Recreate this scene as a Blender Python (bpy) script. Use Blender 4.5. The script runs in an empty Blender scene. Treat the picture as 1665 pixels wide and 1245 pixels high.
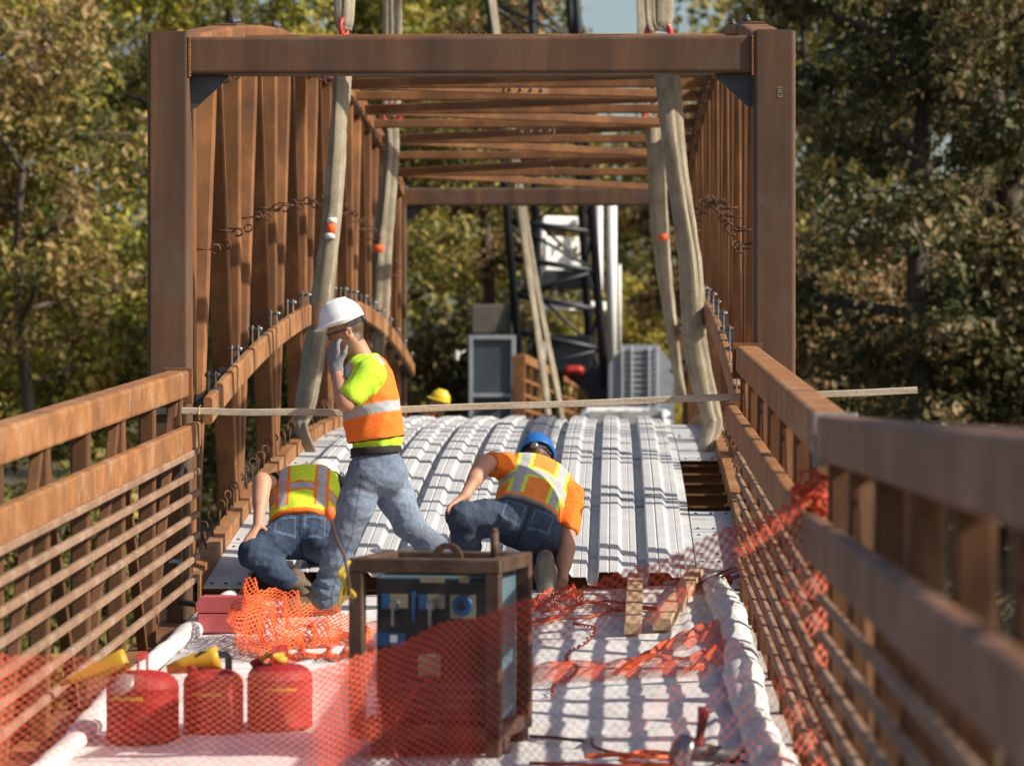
import bpy, math, random
import numpy as np
from mathutils import Vector, Matrix
R = math.radians
random.seed(7); RNG = np.random.default_rng(7)
scene = bpy.context.scene
COL = scene.collection

# ------------------------------------------------------------------ camera, sky, sun, exposure
FPX = 5800.0                      # focal length in photo pixels (1665 wide)
CAM = Vector((0.807, 0.0, 1.60)); YAW = math.atan(166.5 / FPX)
cd = bpy.data.cameras.new('camera'); cam = bpy.data.objects.new('camera', cd); COL.objects.link(cam)
cam.location = CAM; cam.rotation_euler = (R(90), 0, YAW)
cd.sensor_width = 36; cd.lens = FPX * 36 / 1665; cd.clip_end = 3000; cd.clip_start = 0.1
cd.dof.use_dof = True; cd.dof.focus_distance = 20.3; cd.dof.aperture_fstop = 3.5; cd.dof.aperture_blades = 0
scene.camera = cam

SUN_EL, SUN_AZ = 35.0, 106.0       # azimuth clockwise from +Y (bridge axis)
w = bpy.data.worlds.new('World'); scene.world = w; w.use_nodes = True
nt = w.node_tree; bg = nt.nodes['Background']
sky = nt.nodes.new('ShaderNodeTexSky'); sky.sky_type = 'NISHITA'; sky.sun_disc = False
sky.sun_elevation = R(SUN_EL); sky.sun_rotation = R(SUN_AZ); sky.air_density = 1.0; sky.dust_density = 2.6; sky.ozone_density = 1.0
nt.links.new(sky.outputs[0], bg.inputs[0]); bg.inputs[1].default_value = 0.105
sl = bpy.data.lights.new('sun', 'SUN'); sl.energy = 5.0; sl.angle = R(0.55); sl.color = (1.0, 0.91, 0.77)
so = bpy.data.objects.new('sun', sl); COL.objects.link(so)
sdir = Vector((math.sin(R(SUN_AZ)) * math.cos(R(SUN_EL)), math.cos(R(SUN_AZ)) * math.cos(R(SUN_EL)), math.sin(R(SUN_EL))))
so.rotation_euler = sdir.to_track_quat('Z', 'Y').to_euler(); so.location = sdir * 60
scene.view_settings.view_transform = 'Standard'; scene.view_settings.look = 'None'
scene.view_settings.exposure = 0.46; scene.view_settings.gamma = 1.0
scene.view_settings.use_curve_mapping = False

# ------------------------------------------------------------------ helpers
_fw = Vector((-math.sin(YAW), math.cos(YAW), 0)); _rt = Vector((math.cos(YAW), math.sin(YAW), 0))
def P(px, py, Y):
    """real-world point at distance Y (metres along the bridge) seen at photo pixel px,py"""
    d = _fw + _rt * ((px - 832.5) / FPX) + Vector((0, 0, 1)) * ((622.5 - py) / FPX)
    return CAM + d * (Y / d.y)

def tag(o, label=None, cat=None, group=None, kind=None):
    if label: o['label'] = label
    if cat: o['category'] = cat
    if group: o['group'] = group
    if kind: o['kind'] = kind
    return o
def thing(name, label, cat, loc=(0, 0, 0), group=None):
    o = bpy.data.objects.new(name, None); COL.objects.link(o); o.location = loc
    o.empty_display_size = .1
    return tag(o, label, cat, group)
def root_loc(o):
    v = Vector((0, 0, 0))
    while o is not None: v = v + Vector(o.location); o = o.parent
    return v
def link(name, me, parent=None, loc=None):
    o = bpy.data.objects.new(name, me); COL.objects.link(o)
    if parent is not None: o.parent = parent
    if loc is not None: o.location = Vector(loc) - (root_loc(parent) if parent is not None else Vector((0, 0, 0)))
    return o
def setmat(me, m):
    if m is not None: me.materials.append(m)

class MB:
    def __init__(s): s.v = []; s.f = []; s.sm = []
    def add(s, vs, fs, smooth=False):
        b = len(s.v); s.v.extend([tuple(q) for q in vs])
        for f in fs: s.f.append(tuple(i + b for i in f)); s.sm.append(smooth)
        return s
    def box(s, c, d, rot=None, bev=0.0):
        c = Vector(c); hx, hy, hz = d[0] / 2, d[1] / 2, d[2] / 2
        M = rot if rot is not None else Matrix.Identity(3)
        if bev <= 0:
            vs = [c + M @ Vector((x, y, z)) for x in (-hx, hx) for y in (-hy, hy) for z in (-hz, hz)]
            return s.add(vs, [(0, 1, 3, 2), (4, 6, 7, 5), (0, 4, 5, 1), (2, 3, 7, 6), (0, 2, 6, 4), (1, 5, 7, 3)])
        b = min(bev, .45 * min(d))
        prof = rrect(2 * hx, 2 * hy, b, 2)
        rings = []
        for (dz, ins) in ((-hz, b), (-hz + b * .3, b * .3), (-hz + b, 0), (hz - b, 0), (hz - b * .3, b * .3), (hz, b)):
            rings.append([c + M @ Vector((x * (1 - ins / hx), y * (1 - ins / hy), dz)) for x, y in prof])
        return s.loft(rings, True, True)
    def loft(s, rings, cap0=True, cap1=True, closed=True, smooth=False):
        n = len(rings[0]); vs = [p for r in rings for p in r]; fs = []
        for i in range(len(rings) - 1):
            for j in range(n if closed else n - 1):
                a = i * n + j; b = i * n + (j + 1) % n
                fs.append((a, b, b + n, a + n))
        b0 = len(s.v); s.add(vs, fs, smooth)
        if cap0: s.f.append(tuple(b0 + i for i in range(n))[::-1]); s.sm.append(False)
        if cap1: s.f.append(tuple(b0 + (len(rings) - 1) * n + i for i in range(n))); s.sm.append(False)
        return s
    def beam(s, p0, p1, wdt, hgt, up=(0, 0, 1), r=None, seg=2):
        return s.sweep([p0, p1], rrect(wdt, hgt, min(wdt, hgt) * .16 if r is None else r, seg), up)
    def sweep(s, pts, prof, up=(0, 0, 1), scale=None, caps=True, smooth=False):
        pts = [Vector(p) for p in pts]; up = Vector(up); rings = []
        for i, p in enumerate(pts):
            t = (pts[min(i + 1, len(pts) - 1)] - pts[max(i - 1, 0)]).normalized()
            sd = t.cross(up)
            if sd.length < 1e-4: sd = t.cross(Vector((1, 0, 0)))
            sd.normalize(); u = sd.cross(t).normalized(); k = 1 if scale is None else scale[i]
            rings.append([p + sd * (x * k) + u * (y * k) for x, y in prof])
        return s.loft(rings, caps, caps, True, smooth)
    def tube(s, pts, r, n=8, caps=True, up=(0.13, 0.07, 1)):
        rr = r if hasattr(r, '__len__') else [r] * len(pts)
        prof = [(math.cos(2 * math.pi * i / n), math.sin(2 * math.pi * i / n)) for i in range(n)]
        return s.sweep(pts, prof, up, rr, caps, True)
    def lathe(s, c, prof, n=24, axis=(0, 0, 1), smooth=True):
        c = Vector(c); q = Vector(axis).to_track_quat('Z', 'Y').to_matrix(); rings = []
        for r, z in prof:
            rings.append([c + q @ Vector((r * math.cos(2 * math.pi * i / n), r * math.sin(2 * math.pi * i / n), z)) for i in range(n)])
        return s.loft(rings, True, True, True, smooth)
    def prism(s, poly, d):
        poly = [Vector(p) for p in poly]; d = Vector(d)
        return s.loft([poly, [p + d for p in poly]])
    def mesh(s, name, m, origin=(0, 0, 0), smooth=None):
        me = bpy.data.meshes.new(name); o = Vector(origin)
        me.from_pydata([(x - o.x, y - o.y, z - o.z) for x, y, z in s.v], [], s.f)
        me.polygons.foreach_set('use_smooth', s.sm if smooth is None else [smooth] * len(s.f))
        setmat(me, m); me.update(); return me
    def build(s, name, m, parent=None, smooth=None):
        return link(name, s.mesh(name, m, root_loc(parent), smooth), parent) if parent is not None else link(name, s.mesh(name, m, (0, 0, 0), smooth))
    def at(s, name, m, base, smooth=None):
        """top-level object with its origin at base"""
        o = link(name, s.mesh(name, m, base, smooth)); o.location = base; return o
def rrect(wd, ht, r, seg=2):
    out = []
    for cx, cy, a0 in ((wd / 2 - r, ht / 2 - r, 0), (-wd / 2 + r, ht / 2 - r, 90), (-wd / 2 + r, -ht / 2 + r, 180), (wd / 2 - r, -ht / 2 + r, 270)):
        for k in range(seg + 1):
            a = R(a0 + 90 * k / seg); out.append((cx + r * math.cos(a), cy + r * math.sin(a)))
    return out
def np_mesh(name, V, F, m, smooth=True, col=None):
    me = bpy.data.meshes.new(name); V = np.asarray(V, np.float32); F = np.asarray(F, np.int32); k = F.shape[1]
    me.vertices.add(len(V)); me.vertices.foreach_set('co', V.ravel())
    me.loops.add(F.size); me.loops.foreach_set('vertex_index', F.ravel())
    me.polygons.add(len(F)); me.polygons.foreach_set('loop_start', np.arange(0, F.size, k, dtype=np.int32))
    me.polygons.foreach_set('use_smooth', np.full(len(F), smooth))
    if col is not None:
        a = me.color_attributes.new('Col', 'FLOAT_COLOR', 'POINT')
        a.data.foreach_set('color', np.c_[col, np.ones(len(col))].astype(np.float32).ravel())
    setmat(me, m); me.update(calc_edges=True); me.validate(); return me
def catmull(pts, n=8):
    pts = [Vector(p) for p in pts]; q = [pts[0] * 2 - pts[1]] + pts + [pts[-1] * 2 - pts[-2]]; out = []
    for i in range(1, len(q) - 2):
        for k in range(n):
            t = k / n; a, b, c, d = q[i - 1:i + 3]
            out.append(.5 * ((2 * b) + (c - a) * t + (2 * a - 5 * b + 4 * c - d) * t * t + (3 * b - a - 3 * c + d) * t ** 3))
    out.append(pts[-1]); return out

# ------------------------------------------------------------------ materials
def srgb(r, g, b):
    f = lambda c: ((c / 255) / 12.92) if c / 255 <= .04045 else (((c / 255) + .055) / 1.055) ** 2.4
    return (f(r), f(g), f(b), 1)
def mix(a, b, t): return tuple(a[i] * (1 - t) + b[i] * t for i in range(3)) + (1,)
def pmat(name, c0, c1=None, c2=None, scale=6, detail=6, rough=.6, metal=0, bump=0, bscale=60, stretch=(1, 1, 1), spec=.4,
         grain=0, coat=0, attr=False, dirt=None, dirt_scale=2.5, dirt_amt=.5):
    m = bpy.data.materials.new(name); m.use_nodes = True; N = m.node_tree.nodes; L = m.node_tree.links
    b = N['Principled BSDF']; b.inputs['Roughness'].default_value = rough; b.inputs['Metallic'].default_value = metal
    b.inputs['Specular IOR Level'].default_value = spec; b.inputs['Coat Weight'].default_value = coat
    tc = N.new('ShaderNodeTexCoord'); mp = N.new('ShaderNodeMapping'); mp.inputs['Scale'].default_value = stretch
    oi = N.new('ShaderNodeObjectInfo'); sc = N.new('ShaderNodeVectorMath'); sc.operation = 'MULTIPLY_ADD'
    L.new(oi.outputs['Random'], sc.inputs[0]); sc.inputs[1].default_value = (9.1, 5.3, 7.7); L.new(tc.outputs['Object'], sc.inputs[2])
    L.new(sc.outputs[0], mp.inputs[0])
    n1 = N.new('ShaderNodeTexNoise'); n1.inputs['Scale'].default_value = scale; n1.inputs['Detail'].default_value = detail; n1.inputs['Roughness'].default_value = .62
    L.new(mp.outputs[0], n1.inputs[0])
    if attr:
        at = N.new('ShaderNodeVertexColor'); at.layer_name = 'Col'
        mx = N.new('ShaderNodeMix'); mx.data_type = 'RGBA'; mx.blend_type = 'MULTIPLY'; mx.inputs[0].default_value = 1
        rp = N.new('ShaderNodeValToRGB'); rp.color_ramp.elements[0].position = .3; rp.color_ramp.elements[1].position = .7
        rp.color_ramp.elements[0].color = c0; rp.color_ramp.elements[1].color = c1 or c0
        L.new(n1.outputs[0], rp.inputs[0]); L.new(at.outputs[0], mx.inputs[6]); L.new(rp.outputs[0], mx.inputs[7]); out = mx.outputs[2]
    else:
        rp = N.new('ShaderNodeValToRGB'); e = rp.color_ramp.elements
        e[0].position = .3; e[0].color = c0; e[1].position = .7; e[1].color = c1 or c0
        if c2: q = e.new(.52); q.color = c2
        L.new(n1.outputs[0], rp.inputs[0]); out = rp.outputs[0]
    if dirt:
        n3 = N.new('ShaderNodeTexNoise'); n3.inputs['Scale'].default_value = dirt_scale; n3.inputs['Detail'].default_value = 8; n3.inputs['Roughness'].default_value = .7
        L.new(sc.outputs[0], n3.inputs[0])
        r3 = N.new('ShaderNodeMapRange'); r3.inputs[1].default_value = .5; r3.inputs[2].default_value = .72; r3.inputs[4].default_value = dirt_amt
        L.new(n3.outputs[0], r3.inputs[0]); m3 = N.new('ShaderNodeMix'); m3.data_type = 'RGBA'
        L.new(r3.outputs[0], m3.inputs[0]); L.new(out, m3.inputs[6]); m3.inputs[7].default_value = dirt; out = m3.outputs[2]
    if grain:
        n2 = N.new('ShaderNodeTexNoise'); n2.inputs['Scale'].default_value = bscale; n2.inputs['Detail'].default_value = 3
        L.new(sc.outputs[0], n2.inputs[0])
        r2 = N.new('ShaderNodeMapRange'); r2.inputs[1].default_value = .3; r2.inputs[2].default_value = .7; r2.inputs[3].default_value = 1 - grain; r2.inputs[4].default_value = 1 + grain
        L.new(n2.outputs[0], r2.inputs[0]); m2 = N.new('ShaderNodeVectorMath'); m2.operation = 'SCALE'
        L.new(out, m2.inputs[0]); L.new(r2.outputs[0], m2.inputs[3]); out = m2.outputs[0]
    L.new(out, b.inputs['Base Color'])
    if bump:
        bn = N.new('ShaderNodeTexNoise'); bn.inputs['Scale'].default_value = bscale; bn.inputs['Detail'].default_value = 5
        L.new(sc.outputs[0], bn.inputs[0]); bp = N.new('ShaderNodeBump'); bp.inputs['Strength'].default_value = bump; bp.inputs['Distance'].default_value = .01
        L.new(bn.outputs[0], bp.inputs['Height']); L.new(bp.outputs[0], b.inputs['Normal'])
    return m

RUST = pmat('weathering_steel', (.095, .041, .016, 1), (.31, .134, .047, 1), (.185, .078, .028, 1), scale=2.2, detail=9, rough=.72, bump=.18, bscale=220, stretch=(1.4, 1.4, .75), grain=.22, spec=.3, dirt=(.11, .058, .034, 1), dirt_scale=2.3, dirt_amt=.75)
RUSTD = pmat('weathering_steel_portal', (.062, .034, .020, 1), (.160, .074, .032, 1), (.100, .050, .026, 1), scale=2.6, detail=9, rough=.62, bump=.07, bscale=330, stretch=(2.4, 2.4, .22), grain=.16, spec=.4, dirt=(.105, .078, .060, 1), dirt_scale=3.4, dirt_amt=.8)
RUSTR = pmat('weathering_steel_rail', (.16, .070, .028, 1), (.35, .160, .058, 1), (.26, .112, .038, 1), scale=3.5, detail=9, rough=.7, bump=.3, bscale=120, stretch=(1, 1, 1), grain=.25, spec=.3, dirt=(.40, .28, .18, 1), dirt_scale=4.5, dirt_amt=.7)
RUSTB = pmat('dusty_rail_bar', (.17, .098, .058, 1), (.30, .19, .125, 1), (.23, .138, .085, 1), scale=4, detail=9, rough=.75, bump=.3, bscale=120, grain=.22, spec=.3, dirt=(.40, .32, .25, 1), dirt_scale=5, dirt_amt=.6)
RUSTG = pmat('sky_grey_near_rail', (.115, .056, .030, 1), (.225, .118, .066, 1), (.165, .083, .044, 1), scale=3, detail=9, rough=.6, bump=.2, bscale=140, grain=.2, spec=.3, dirt=(.30, .20, .14, 1), dirt_scale=3, dirt_amt=.5)  # near right rails: grey sky reflection mixed into the rust colour, dirt patches over it
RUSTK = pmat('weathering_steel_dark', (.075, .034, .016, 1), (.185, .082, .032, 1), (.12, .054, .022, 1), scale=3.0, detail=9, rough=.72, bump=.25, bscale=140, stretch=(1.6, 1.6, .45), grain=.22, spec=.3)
RUSTH = pmat('rusty_rod', (.06, .028, .016, 1), (.13, .06, .03, 1), scale=20, rough=.8)
PLATE = pmat('mill_scale_plate', (.045, .05, .06, 1), (.085, .085, .09, 1), scale=7, rough=.5, metal=.3)
GALV = pmat('galvanised_sheet', (.42, .435, .455, 1), (.55, .56, .565, 1), (.49, .50, .51, 1), scale=3.2, detail=8, rough=.52, metal=0.0, bump=.05, bscale=30, grain=.05, spec=.35, dirt=(.40, .36, .31, 1), dirt_scale=2.6, dirt_amt=.45)
ZINC = pmat('zinc_bolt', (.13, .135, .14, 1), (.22, .225, .23, 1), scale=30, rough=.35, metal=.7)
BLANKET = pmat('white_blanket', (.53, .515, .51, 1), (.68, .665, .655, 1), scale=4, detail=8, rough=.8, bump=.35, bscale=18, grain=.05, dirt=(.34, .28, .23, 1), dirt_scale=3.2, dirt_amt=.55)
WOOD = pmat('weathered_board', (.36, .29, .21, 1), (.58, .50, .39, 1), scale=5, detail=8, rough=.75, stretch=(.6, 9, 9), bump=.2, bscale=50, grain=.12)
WOOD2 = pmat('lumber', (.34, .23, .13, 1), (.55, .41, .26, 1), scale=5, detail=8, rough=.75, stretch=(9, .7, 9), bump=.2, bscale=50, grain=.12)
SLING = pmat('sling_fabric', (.22, .185, .13, 1), (.40, .345, .255, 1), scale=5, detail=9, rough=.92, bump=.35, bscale=60, grain=.10, dirt=(.15, .12, .085, 1), dirt_scale=3.5, dirt_amt=.6)
REDSH = pmat('red_shackle_paint', (.42, .015, .02, 1), (.6, .03, .035, 1), scale=12, rough=.4, coat=.3)
ORTAG = pmat('orange_tag', (.75, .10, .02, 1), (.85, .16, .04, 1), scale=9, rough=.6)
WHT = pmat('white_label', (.75, .75, .73, 1), (.82, .82, .8, 1), scale=9, rough=.6)
NET = pmat('orange_net', (.68, .085, .022, 1), (.84, .15, .04, 1), scale=5, rough=.55, spec=.3)
NETR = pmat('red_orange_net', (.46, .050, .022, 1), (.62, .085, .032, 1), scale=5, rough=.55, spec=.3)
REDCAN = pmat('red_can_paint', (.21, .009, .010, 1), (.34, .015, .015, 1), scale=5, rough=.62, spec=.3, bump=.12, bscale=14, dirt=(.22, .13, .11, 1), dirt_scale=9, dirt_amt=.8)
CANGREY = pmat('worn_steel', (.22, .2, .19, 1), (.4, .38, .36, 1), scale=14, rough=.45, metal=.5)
YEL = pmat('yellow_plastic', (.46, .24, .015, 1), (.60, .34, .03, 1), scale=8, rough=.45)
BLACK = pmat('black_rubber', (.012, .012, .013, 1), (.03, .03, .032, 1), scale=9, rough=.6)
PANEL = pmat('dark_panel', (.010, .011, .014, 1), (.022, .023, .027, 1), scale=9, rough=.45)
BLUEP = pmat('blue_panel_paint', (.014, .075, .20, 1), (.02, .11, .27, 1), scale=6, rough=.4)
BLUEH = pmat('pale_blue_paint', (.055, .115, .155, 1), (.10, .18, .23, 1), scale=5, rough=.45, dirt=(.2, .14, .1, 1), dirt_scale=4, dirt_amt=.6)
CREAM = pmat('cream_plate', (.20, .19, .13, 1), (.30, .285, .20, 1), scale=8, rough=.5)
FRAME = pmat('rusty_frame', (.040, .021, .013, 1), (.095, .05, .030, 1), scale=9, detail=8, rough=.65, bump=.2, bscale=90, dirt=(.20, .12, .075, 1), dirt_scale=5, dirt_amt=.5)
STEEL = pmat('bare_steel', (.2, .2, .21, 1), (.36, .36, .37, 1), scale=20, rough=.35, metal=.8)
CORDO = pmat('orange_cord', (.55, .085, .02, 1), (.7, .14, .04, 1), scale=9, rough=.5)
CORDR = pmat('dark_red_cord', (.20, .022, .016, 1), (.32, .05, .03, 1), scale=9, rough=.5)
ROPE = pmat('yellow_rope', (.5, .32, .03, 1), (.66, .45, .06, 1), scale=30, rough=.8)
CLOTH = pmat('cloth', (.84, .84, .84, 1), (1, 1, 1, 1), scale=26, detail=7, rough=.9, bump=.25, bscale=70, attr=True, grain=.05, spec=.15)
DENIM = pmat('denim', (.80, .80, .82, 1), (1.08, 1.08, 1.06, 1), scale=9, detail=9, rough=.92, bump=.45, bscale=45, attr=True, grain=.18, spec=.12)
SKIN = pmat('skin', (.9, .88, .86, 1), (1.04, 1, 1, 1), scale=14, rough=.52, attr=True, bump=.06, bscale=90, spec=.35)
PLAST = pmat('hardhat', (.9, .9, .9, 1), (1, 1, 1, 1), scale=6, rough=.32, attr=True, spec=.5)
BOOT = pmat('boot_leather', (.8, .8, .8, 1), (1.1, 1.1, 1.1, 1), scale=25, rough=.8, attr=True, bump=.3, bscale=80)
BARK = pmat('bark', (.035, .027, .02, 1), (.12, .095, .075, 1), scale=4, detail=9, rough=.9, stretch=(3, 3, .6), bump=.6, bscale=20)
CRBLK = pmat('crane_black', (.008, .010, .016, 1), (.02, .024, .034, 1), scale=4, rough=.45)
CRWHT = pmat('crane_white', (.72, .72, .70, 1), (.82, .82, .80, 1), scale=3, rough=.45, dirt=(.4, .36, .3, 1), dirt_scale=3, dirt_amt=.4)
CRGRY = pmat('crane_grey', (.27, .30, .33, 1), (.36, .39, .42, 1), scale=3, rough=.5)
GROUND = pmat('leaf_litter', (.035, .028, .015, 1), (.13, .095, .045, 1), (.075, .065, .028, 1), scale=2.0, detail=12, rough=.95, bump=.8, bscale=6)
def glassmat(name, c, rough=.04, alpha=1):
    m = bpy.data.materials.new(name); m.use_nodes = True; b = m.node_tree.nodes['Principled BSDF']
    N = m.node_tree.nodes; L = m.node_tree.links
    n = N.new('ShaderNodeTexNoise'); n.inputs['Scale'].default_value = 2.5; r = N.new('ShaderNodeValToRGB')
    r.color_ramp.elements[0].color = c; r.color_ramp.elements[1].color = mix(c, (1, 1, 1), .06)
    L.new(n.outputs[0], r.inputs[0]); L.new(r.outputs[0], b.inputs['Base Color'])
    b.inputs['Roughness'].default_value = rough; b.inputs['Specular IOR Level'].default_value = .8; return m
CABGLASS = glassmat('cab_glass', (.03, .052, .068, 1), .15); WINDSH = glassmat('windshield', (.20, .21, .19, 1), .08); LENS = glassmat('dark_lens', (.008, .008, .01, 1))

# ------------------------------------------------------------------ profiles of the place
def zh(Y): return 2.34 - 2.45 * ((Y - 32.0) / 20.0) ** 2        # top of the arched handrail of the truss span
def zd(Y): return zh(Y) - 1.13                                   # its deck
def zn(X, Y):                                                    # deck of the approach span
    return (.8034 * Y / 20 - .426 if Y >= 12 else .056 + (12 - Y) * .005) + .032 * X
def xo(Y): return -(12 - Y) * .0088 if Y < 12 else 0.0
def ys(a, b, n): return [a + (b - a) * i / n for i in range(n + 1)]

# ------------------------------------------------------------------ terrain
def ground_z(X, Y):
    t = np.clip((Y - 46) / 9, 0, 1); t = t * t * (3 - 2 * t)
    side = np.clip((np.abs(X) - 9) / 8, 0, 1); side = side * side * (3 - 2 * side)
    z = -4.6 + 3.9 * t - 3.2 * t * side * np.clip((90 - Y) / 30, 0, 1)
    hill = np.clip((Y - 95) / 120, 0, 1); z = z + hill * 9 * np.clip(np.abs(X - 6) / 40, 0, 1)
    return z + .18 * np.sin(X * .7 + 1.3 * np.sin(Y * .3)) * np.sin(Y * .55) - 0.25 * (1 - t)
gx = np.concatenate([[-1500, -500, -200], np.linspace(-80, 80, 130), [200, 500, 1500]])
gy = np.concatenate([[-600, -100, -30], np.linspace(-10, 150, 140), [260, 500, 900, 2500]])
GX, GY = np.meshgrid(gx, gy); GZ = ground_z(GX, GY)
nx, ny = len(gx), len(gy); I = (np.arange(ny - 1)[:, None] * nx + np.arange(nx - 1)[None, :]).ravel()
g = link('ground', np_mesh('ground', np.c_[GX.ravel(), GY.ravel(), GZ.ravel()], np.c_[I, I + 1, I + nx + 1, I + nx], GROUND))
tag(g, 'leaf covered river bank falling away under the bridge', 'ground', kind='structure')

# ------------------------------------------------------------------ the truss span
TB = thing('truss_bridge', 'arched rust brown weathering steel truss footbridge span with box portal frame', 'bridge', (0, 20, -.1))
HW = 1.703                                      # centre of the truss planes
PANEL_L = 1.255; NODE = [20.78 + PANEL_L * k for k in range(17)]
def portal(Y0, xl, xr, w_, zt, zb0, beam_h, dep):
    for s, xi in ((-1, xl), (1, xr)):
        m = MB(); xc = xi + s * w_ / 2
        m.sweep([(xc, Y0 + dep / 2, zb0), (xc, Y0 + dep / 2, zt)], rrect(w_, dep, .022, 3), (0, 1, 0)); p = m.build('portal_post', RUSTD, TB)
        m = MB(); m.box((xc, Y0 + dep / 2, zt + .003), (w_ - .03, dep - .03, .012)); m.build('cap_plate', RUSTD, p)
        m = MB()                                   # weld bead where beam meets the post
        for k in range(14): m.box((xi - s * .004, Y0 + .012, zt - .03 - beam_h * k / 13), (.012, .022, .013), Matrix.Rotation(random.uniform(-.5, .5), 3, 'Y'))
        m.build('weld_bead', RUSTR, p)
    m = MB(); zb = zt - .022 - beam_h / 2
    m.sweep([(xl, Y0 + .01 + dep / 2, zb), (xr, Y0 + .01 + dep / 2, zb)], rrect(dep - .02, beam_h, .02, 3)); m.build('portal_beam', RUSTD, TB)
    for s, xi in ((-1, xl), (1, xr)):
        m = MB(); zt2 = zb - beam_h / 2
        m.prism([(xi - s * .012, Y0 + .09, zt2 - .001), (xi - s * .215, Y0 + .09, zt2 - .001), (xi - s * .200, Y0 + .09, zt2 - .03), (xi - s * .03, Y0 + .09, zt2 - .185), (xi - s * .002, Y0 + .09, zt2 - .19), (xi - s * .002, Y0 + .09, zt2 - .02)], (0, .02, 0))
        m.build('gusset_plate', PLATE, TB)
portal(20.0, -1.586, 1.586, .235, 3.570, -.1, .21, .22)
portal(40.92, -1.586, 1.586, .2, 3.86, zd(41) - .3, .2, .2)
for s in (-1, 1):
    Ys = ys(20.22, 40.9, 40)
    def swp(name, x, zf, w_, h_, mat=RUST, Ya=Ys, r=.02):
        m = MB(); m.sweep([(x, Y, zf(Y)) for Y in Ya], rrect(w_, h_, r, 2)); return m.build(name, mat, TB)
    swp('top_chord', s * HW, lambda Y: zh(Y) + 1.97, .19, .19, RUST)
    swp('bottom_chord', s * HW, lambda Y: zd(Y) - .16, .19, .22, RUST)
    # kerb angle that edges the deck: upright leg and flat leg
    m = MB(); Yk = ys(20.45, 40.9, 40)
    m.loft([[(s * 1.575, Y, zd(Y) - .06), (s * 1.575, Y, zd(Y) + .105), (s * 1.66, Y, zd(Y) + .105), (s * 1.66, Y, zd(Y) + .09), (s * 1.59, Y, zd(Y) + .09), (s * 1.59, Y, zd(Y) - .06)] for Y in Yk])
    m.build('kerb_angle', RUSTR, TB)
    # arched handrail in two lengths with brackets
    hr = [swp('handrail', s * 1.525, lambda Y: zh(Y) - .078, .05, .156, RUSTR, ys(20.42, 31.2, 24), .012), swp('handrail', s * 1.525, lambda Y: zh(Y) - .078, .05, .156, RUSTR, ys(31.22, 41.2, 22), .012)]
    hr[0]['label'] = 'near half of the arched inner handrail'
    for k, Y in enumerate(NODE):
        zb, zt = zd(Y) - .06, zh(Y) + 1.90
        m = MB(); m.sweep([(s * HW, Y, zb), (s * HW, Y, zt)], rrect(.13, .11, .014, 2), (0, 1, 0)); m.build('vertical', RUST, TB) if k % 2 == 0 else None
        if k < 16:
            Yb = NODE[k + 1]
            if k % 2 == 0: a = (s * HW, Y + .10, zd(Y) - .02); b = (s * HW, Yb - .10, zh(Yb) + 1.86)
            else: a = (s * HW, Y + .10, zh(Y) + 1.86); b = (s * HW, Yb - .10, zd(Yb) - .02)
            m = MB(); m.beam(a, b, .128, .10, (1, 0, 0) if False else (0, 1, 0), .012); m.build('diagonal', RUST, TB)
        # handrail bracket: two upright flat plates and a bolt
        m = MB()
        m.box((s * 1.591, Y - .01, zh(Y) - .085), (.082, .09, .1)); br = m.build('rail_bracket', PLATE, TB)
        m = MB()
        for q in (-.022, .022): m.box((s * 1.538 + q * .9, Y - .02, zh(Y) + .035), (.008, .045, .13), None, .002)
        m.build('bracket_plate', CANGREY, br)
        m = MB(); m.tube([(s * 1.538 - .045, Y - .02, zh(Y) + .078), (s * 1.538 + .045, Y - .02, zh(Y) + .078)], .011, 8)
        for q in (-.03, .03): m.tube([(s * 1.538 + q - .007, Y - .02, zh(Y) + .078), (s * 1.538 + q + .007, Y - .02, zh(Y) + .078)], .016, 6)
        m.build('bolt', ZINC, br)
    # bolted splice plates of the top chord
    for Yp in (23.2, 26.0, 31.0):
        m = MB(); sl_ = Matrix.Rotation(math.atan(-2 * .006125 * (Yp - 32)), 3, 'X'); m.box((s * HW, Yp, zh(Yp) + 2.071), (.15, .5, .014), sl_, .003); sp = m.build('splice_plate', RUSTD, TB)
        for q in (-.15, .02, .16): m = MB(); m.lathe((s * (HW - .04), Yp + q, zh(Yp + q) + 2.074), [(.022, 0), (.022, .03), (.015, .032), (.013, .05)], 6); m.build('bolt', PLATE, sp)
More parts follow.
